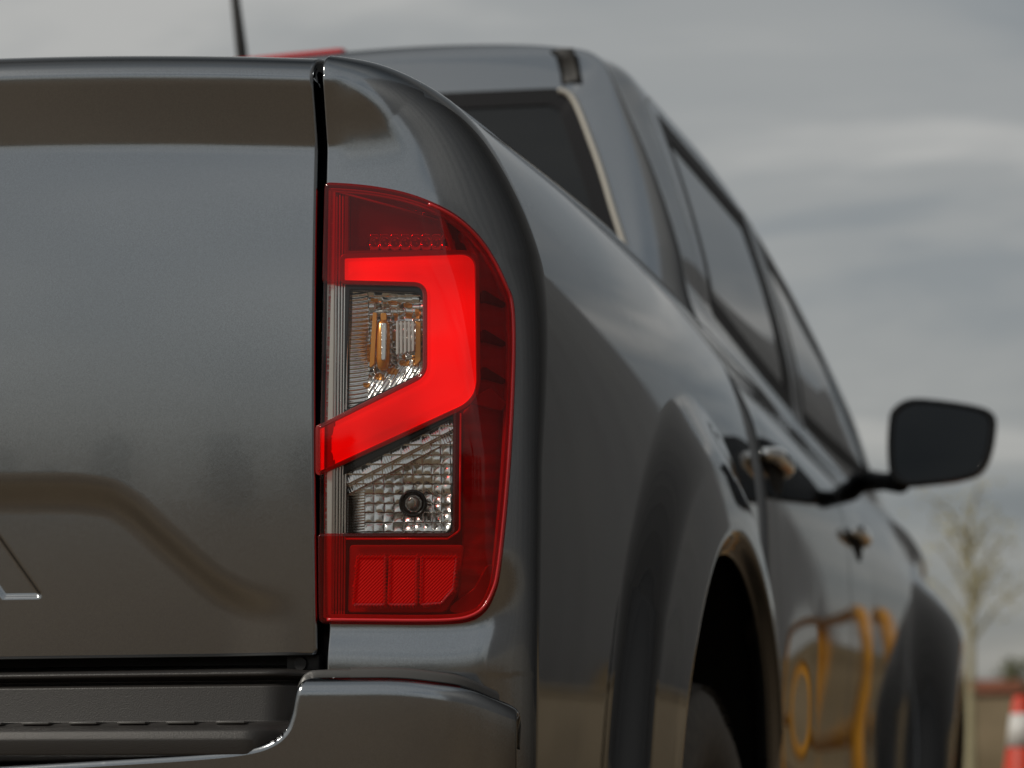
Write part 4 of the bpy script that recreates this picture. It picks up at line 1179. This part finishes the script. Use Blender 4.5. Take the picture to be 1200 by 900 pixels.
# ---- wheels
def wheel(x, y, z, R, side):
    t = bpy.data.objects.new('wheel', None); COL.objects.link(t); t.parent = truck
    t.matrix_parent_inverse = Matrix.Translation((0, -2.4, 0)); t.location = (x, y, z)
    W = .128
    prof = [(.22, -W + .02), (.25, -W), (.30, -W - .004), (R - .035, -W + .004), (R - .012, -W + .014), (R - .003, -W + .028), (R, -W + .05), (R, W - .05), (R - .003, W - .028), (R - .012, W - .014), (R - .035, W - .004), (.30, W + .004), (.25, W), (.22, W - .02)]
    V, Fq = lathe(prof, 72, 'x')
    def put(nm, vf, mm, sm_=True):
        o = bpy.data.objects.new(nm, pymesh(nm, *vf)); COL.objects.link(o); o.parent = t; o.data.materials.append(mm)
        if sm_: o.data.polygons.foreach_set('use_smooth', [True] * len(o.data.polygons))
    put('tyre', (V, Fq), TYRE)
    bV, bF = [], []
    for k in range(64):
        a = 2 * math.pi * k / 64
        for x0, x1, da in ((-W + .008, -W + .058, 0), (-.052, -.006, .02), (.006, .052, -.02), (W - .058, W - .008, 0)):
            o = len(bV); hw = .032
            for xx in (x0, x1):
                for aa, rr in ((a + da - hw, R - .006), (a + da + hw, R - .006), (a + da + hw * .9, R + .006), (a + da - hw * .9, R + .006)):
                    dr = -.012 if (abs(xx) > W - .02 and rr > R) else 0
                    bV.append((xx, (rr + dr) * math.cos(aa), (rr + dr) * math.sin(aa)))
            bF += [[o, o + 1, o + 2, o + 3], [o + 7, o + 6, o + 5, o + 4], [o + 3, o + 2, o + 6, o + 7], [o + 2, o + 1, o + 5, o + 6], [o, o + 3, o + 7, o + 4]]
    put('tread', (bV, bF), TYRE, False)
    ALLOY = mat('alloy', (.32, .32, .33), .3, .9)
    put('rim', lathe([(.225, -W + .02), (.225, W - .015), (.215, W - .03), (.205, W - .05), (.20, -W + .02)], 48, 'x'), ALLOY)
    for k in range(6):
        a = k * math.pi / 3; sp = []
        for f in np.linspace(0, 1, 6):
            r_ = .035 + .175 * f; sp.append((side * (W - .035 - .015 * (1 - f)), r_ * math.cos(a), r_ * math.sin(a)))
        put('spoke', tube(sp, np.linspace(.028, .02, 6), 8), ALLOY)
    put('hub', lathe([(.002, side * (W - .03)), (.05, side * (W - .032)), (.06, side * (W - .05)), (.06, 0)], 24, 'x'), ALLOY)
wheel(.742, WY - .01, .355, .350, 1); wheel(-.735, WY, .352, .345, -1)
wheel(.755, FWY, .352, .345, 1); wheel(-.755, FWY, .352, .345, -1)
# underbody and front closing
box_obj('underbody', (-.70, .12, .34), (.50, 5.0, .56), DARK, truck, .02)
box_obj('cabin_floor', (-.79, 1.62, .40), (.79, 3.7, .44), DARK, truck)
LN2 = np.zeros((60, 6, 3))
for j, x in enumerate(np.linspace(.90, .5, 6)):
    LN2[:, j] = np.stack([np.full(60, x), FWY + (FWR + .012 + .02 * (j > 0)) * np.cos(th_), FWZ + (FWR + .012 + .02 * (j > 0)) * np.sin(th_)], 1)
grid('arch_liner', LN2, DARK, truck)
box_obj('arch_inner_panel', (.50, 3.7, .40), (.515, 4.9, 1.0), DARK, truck)
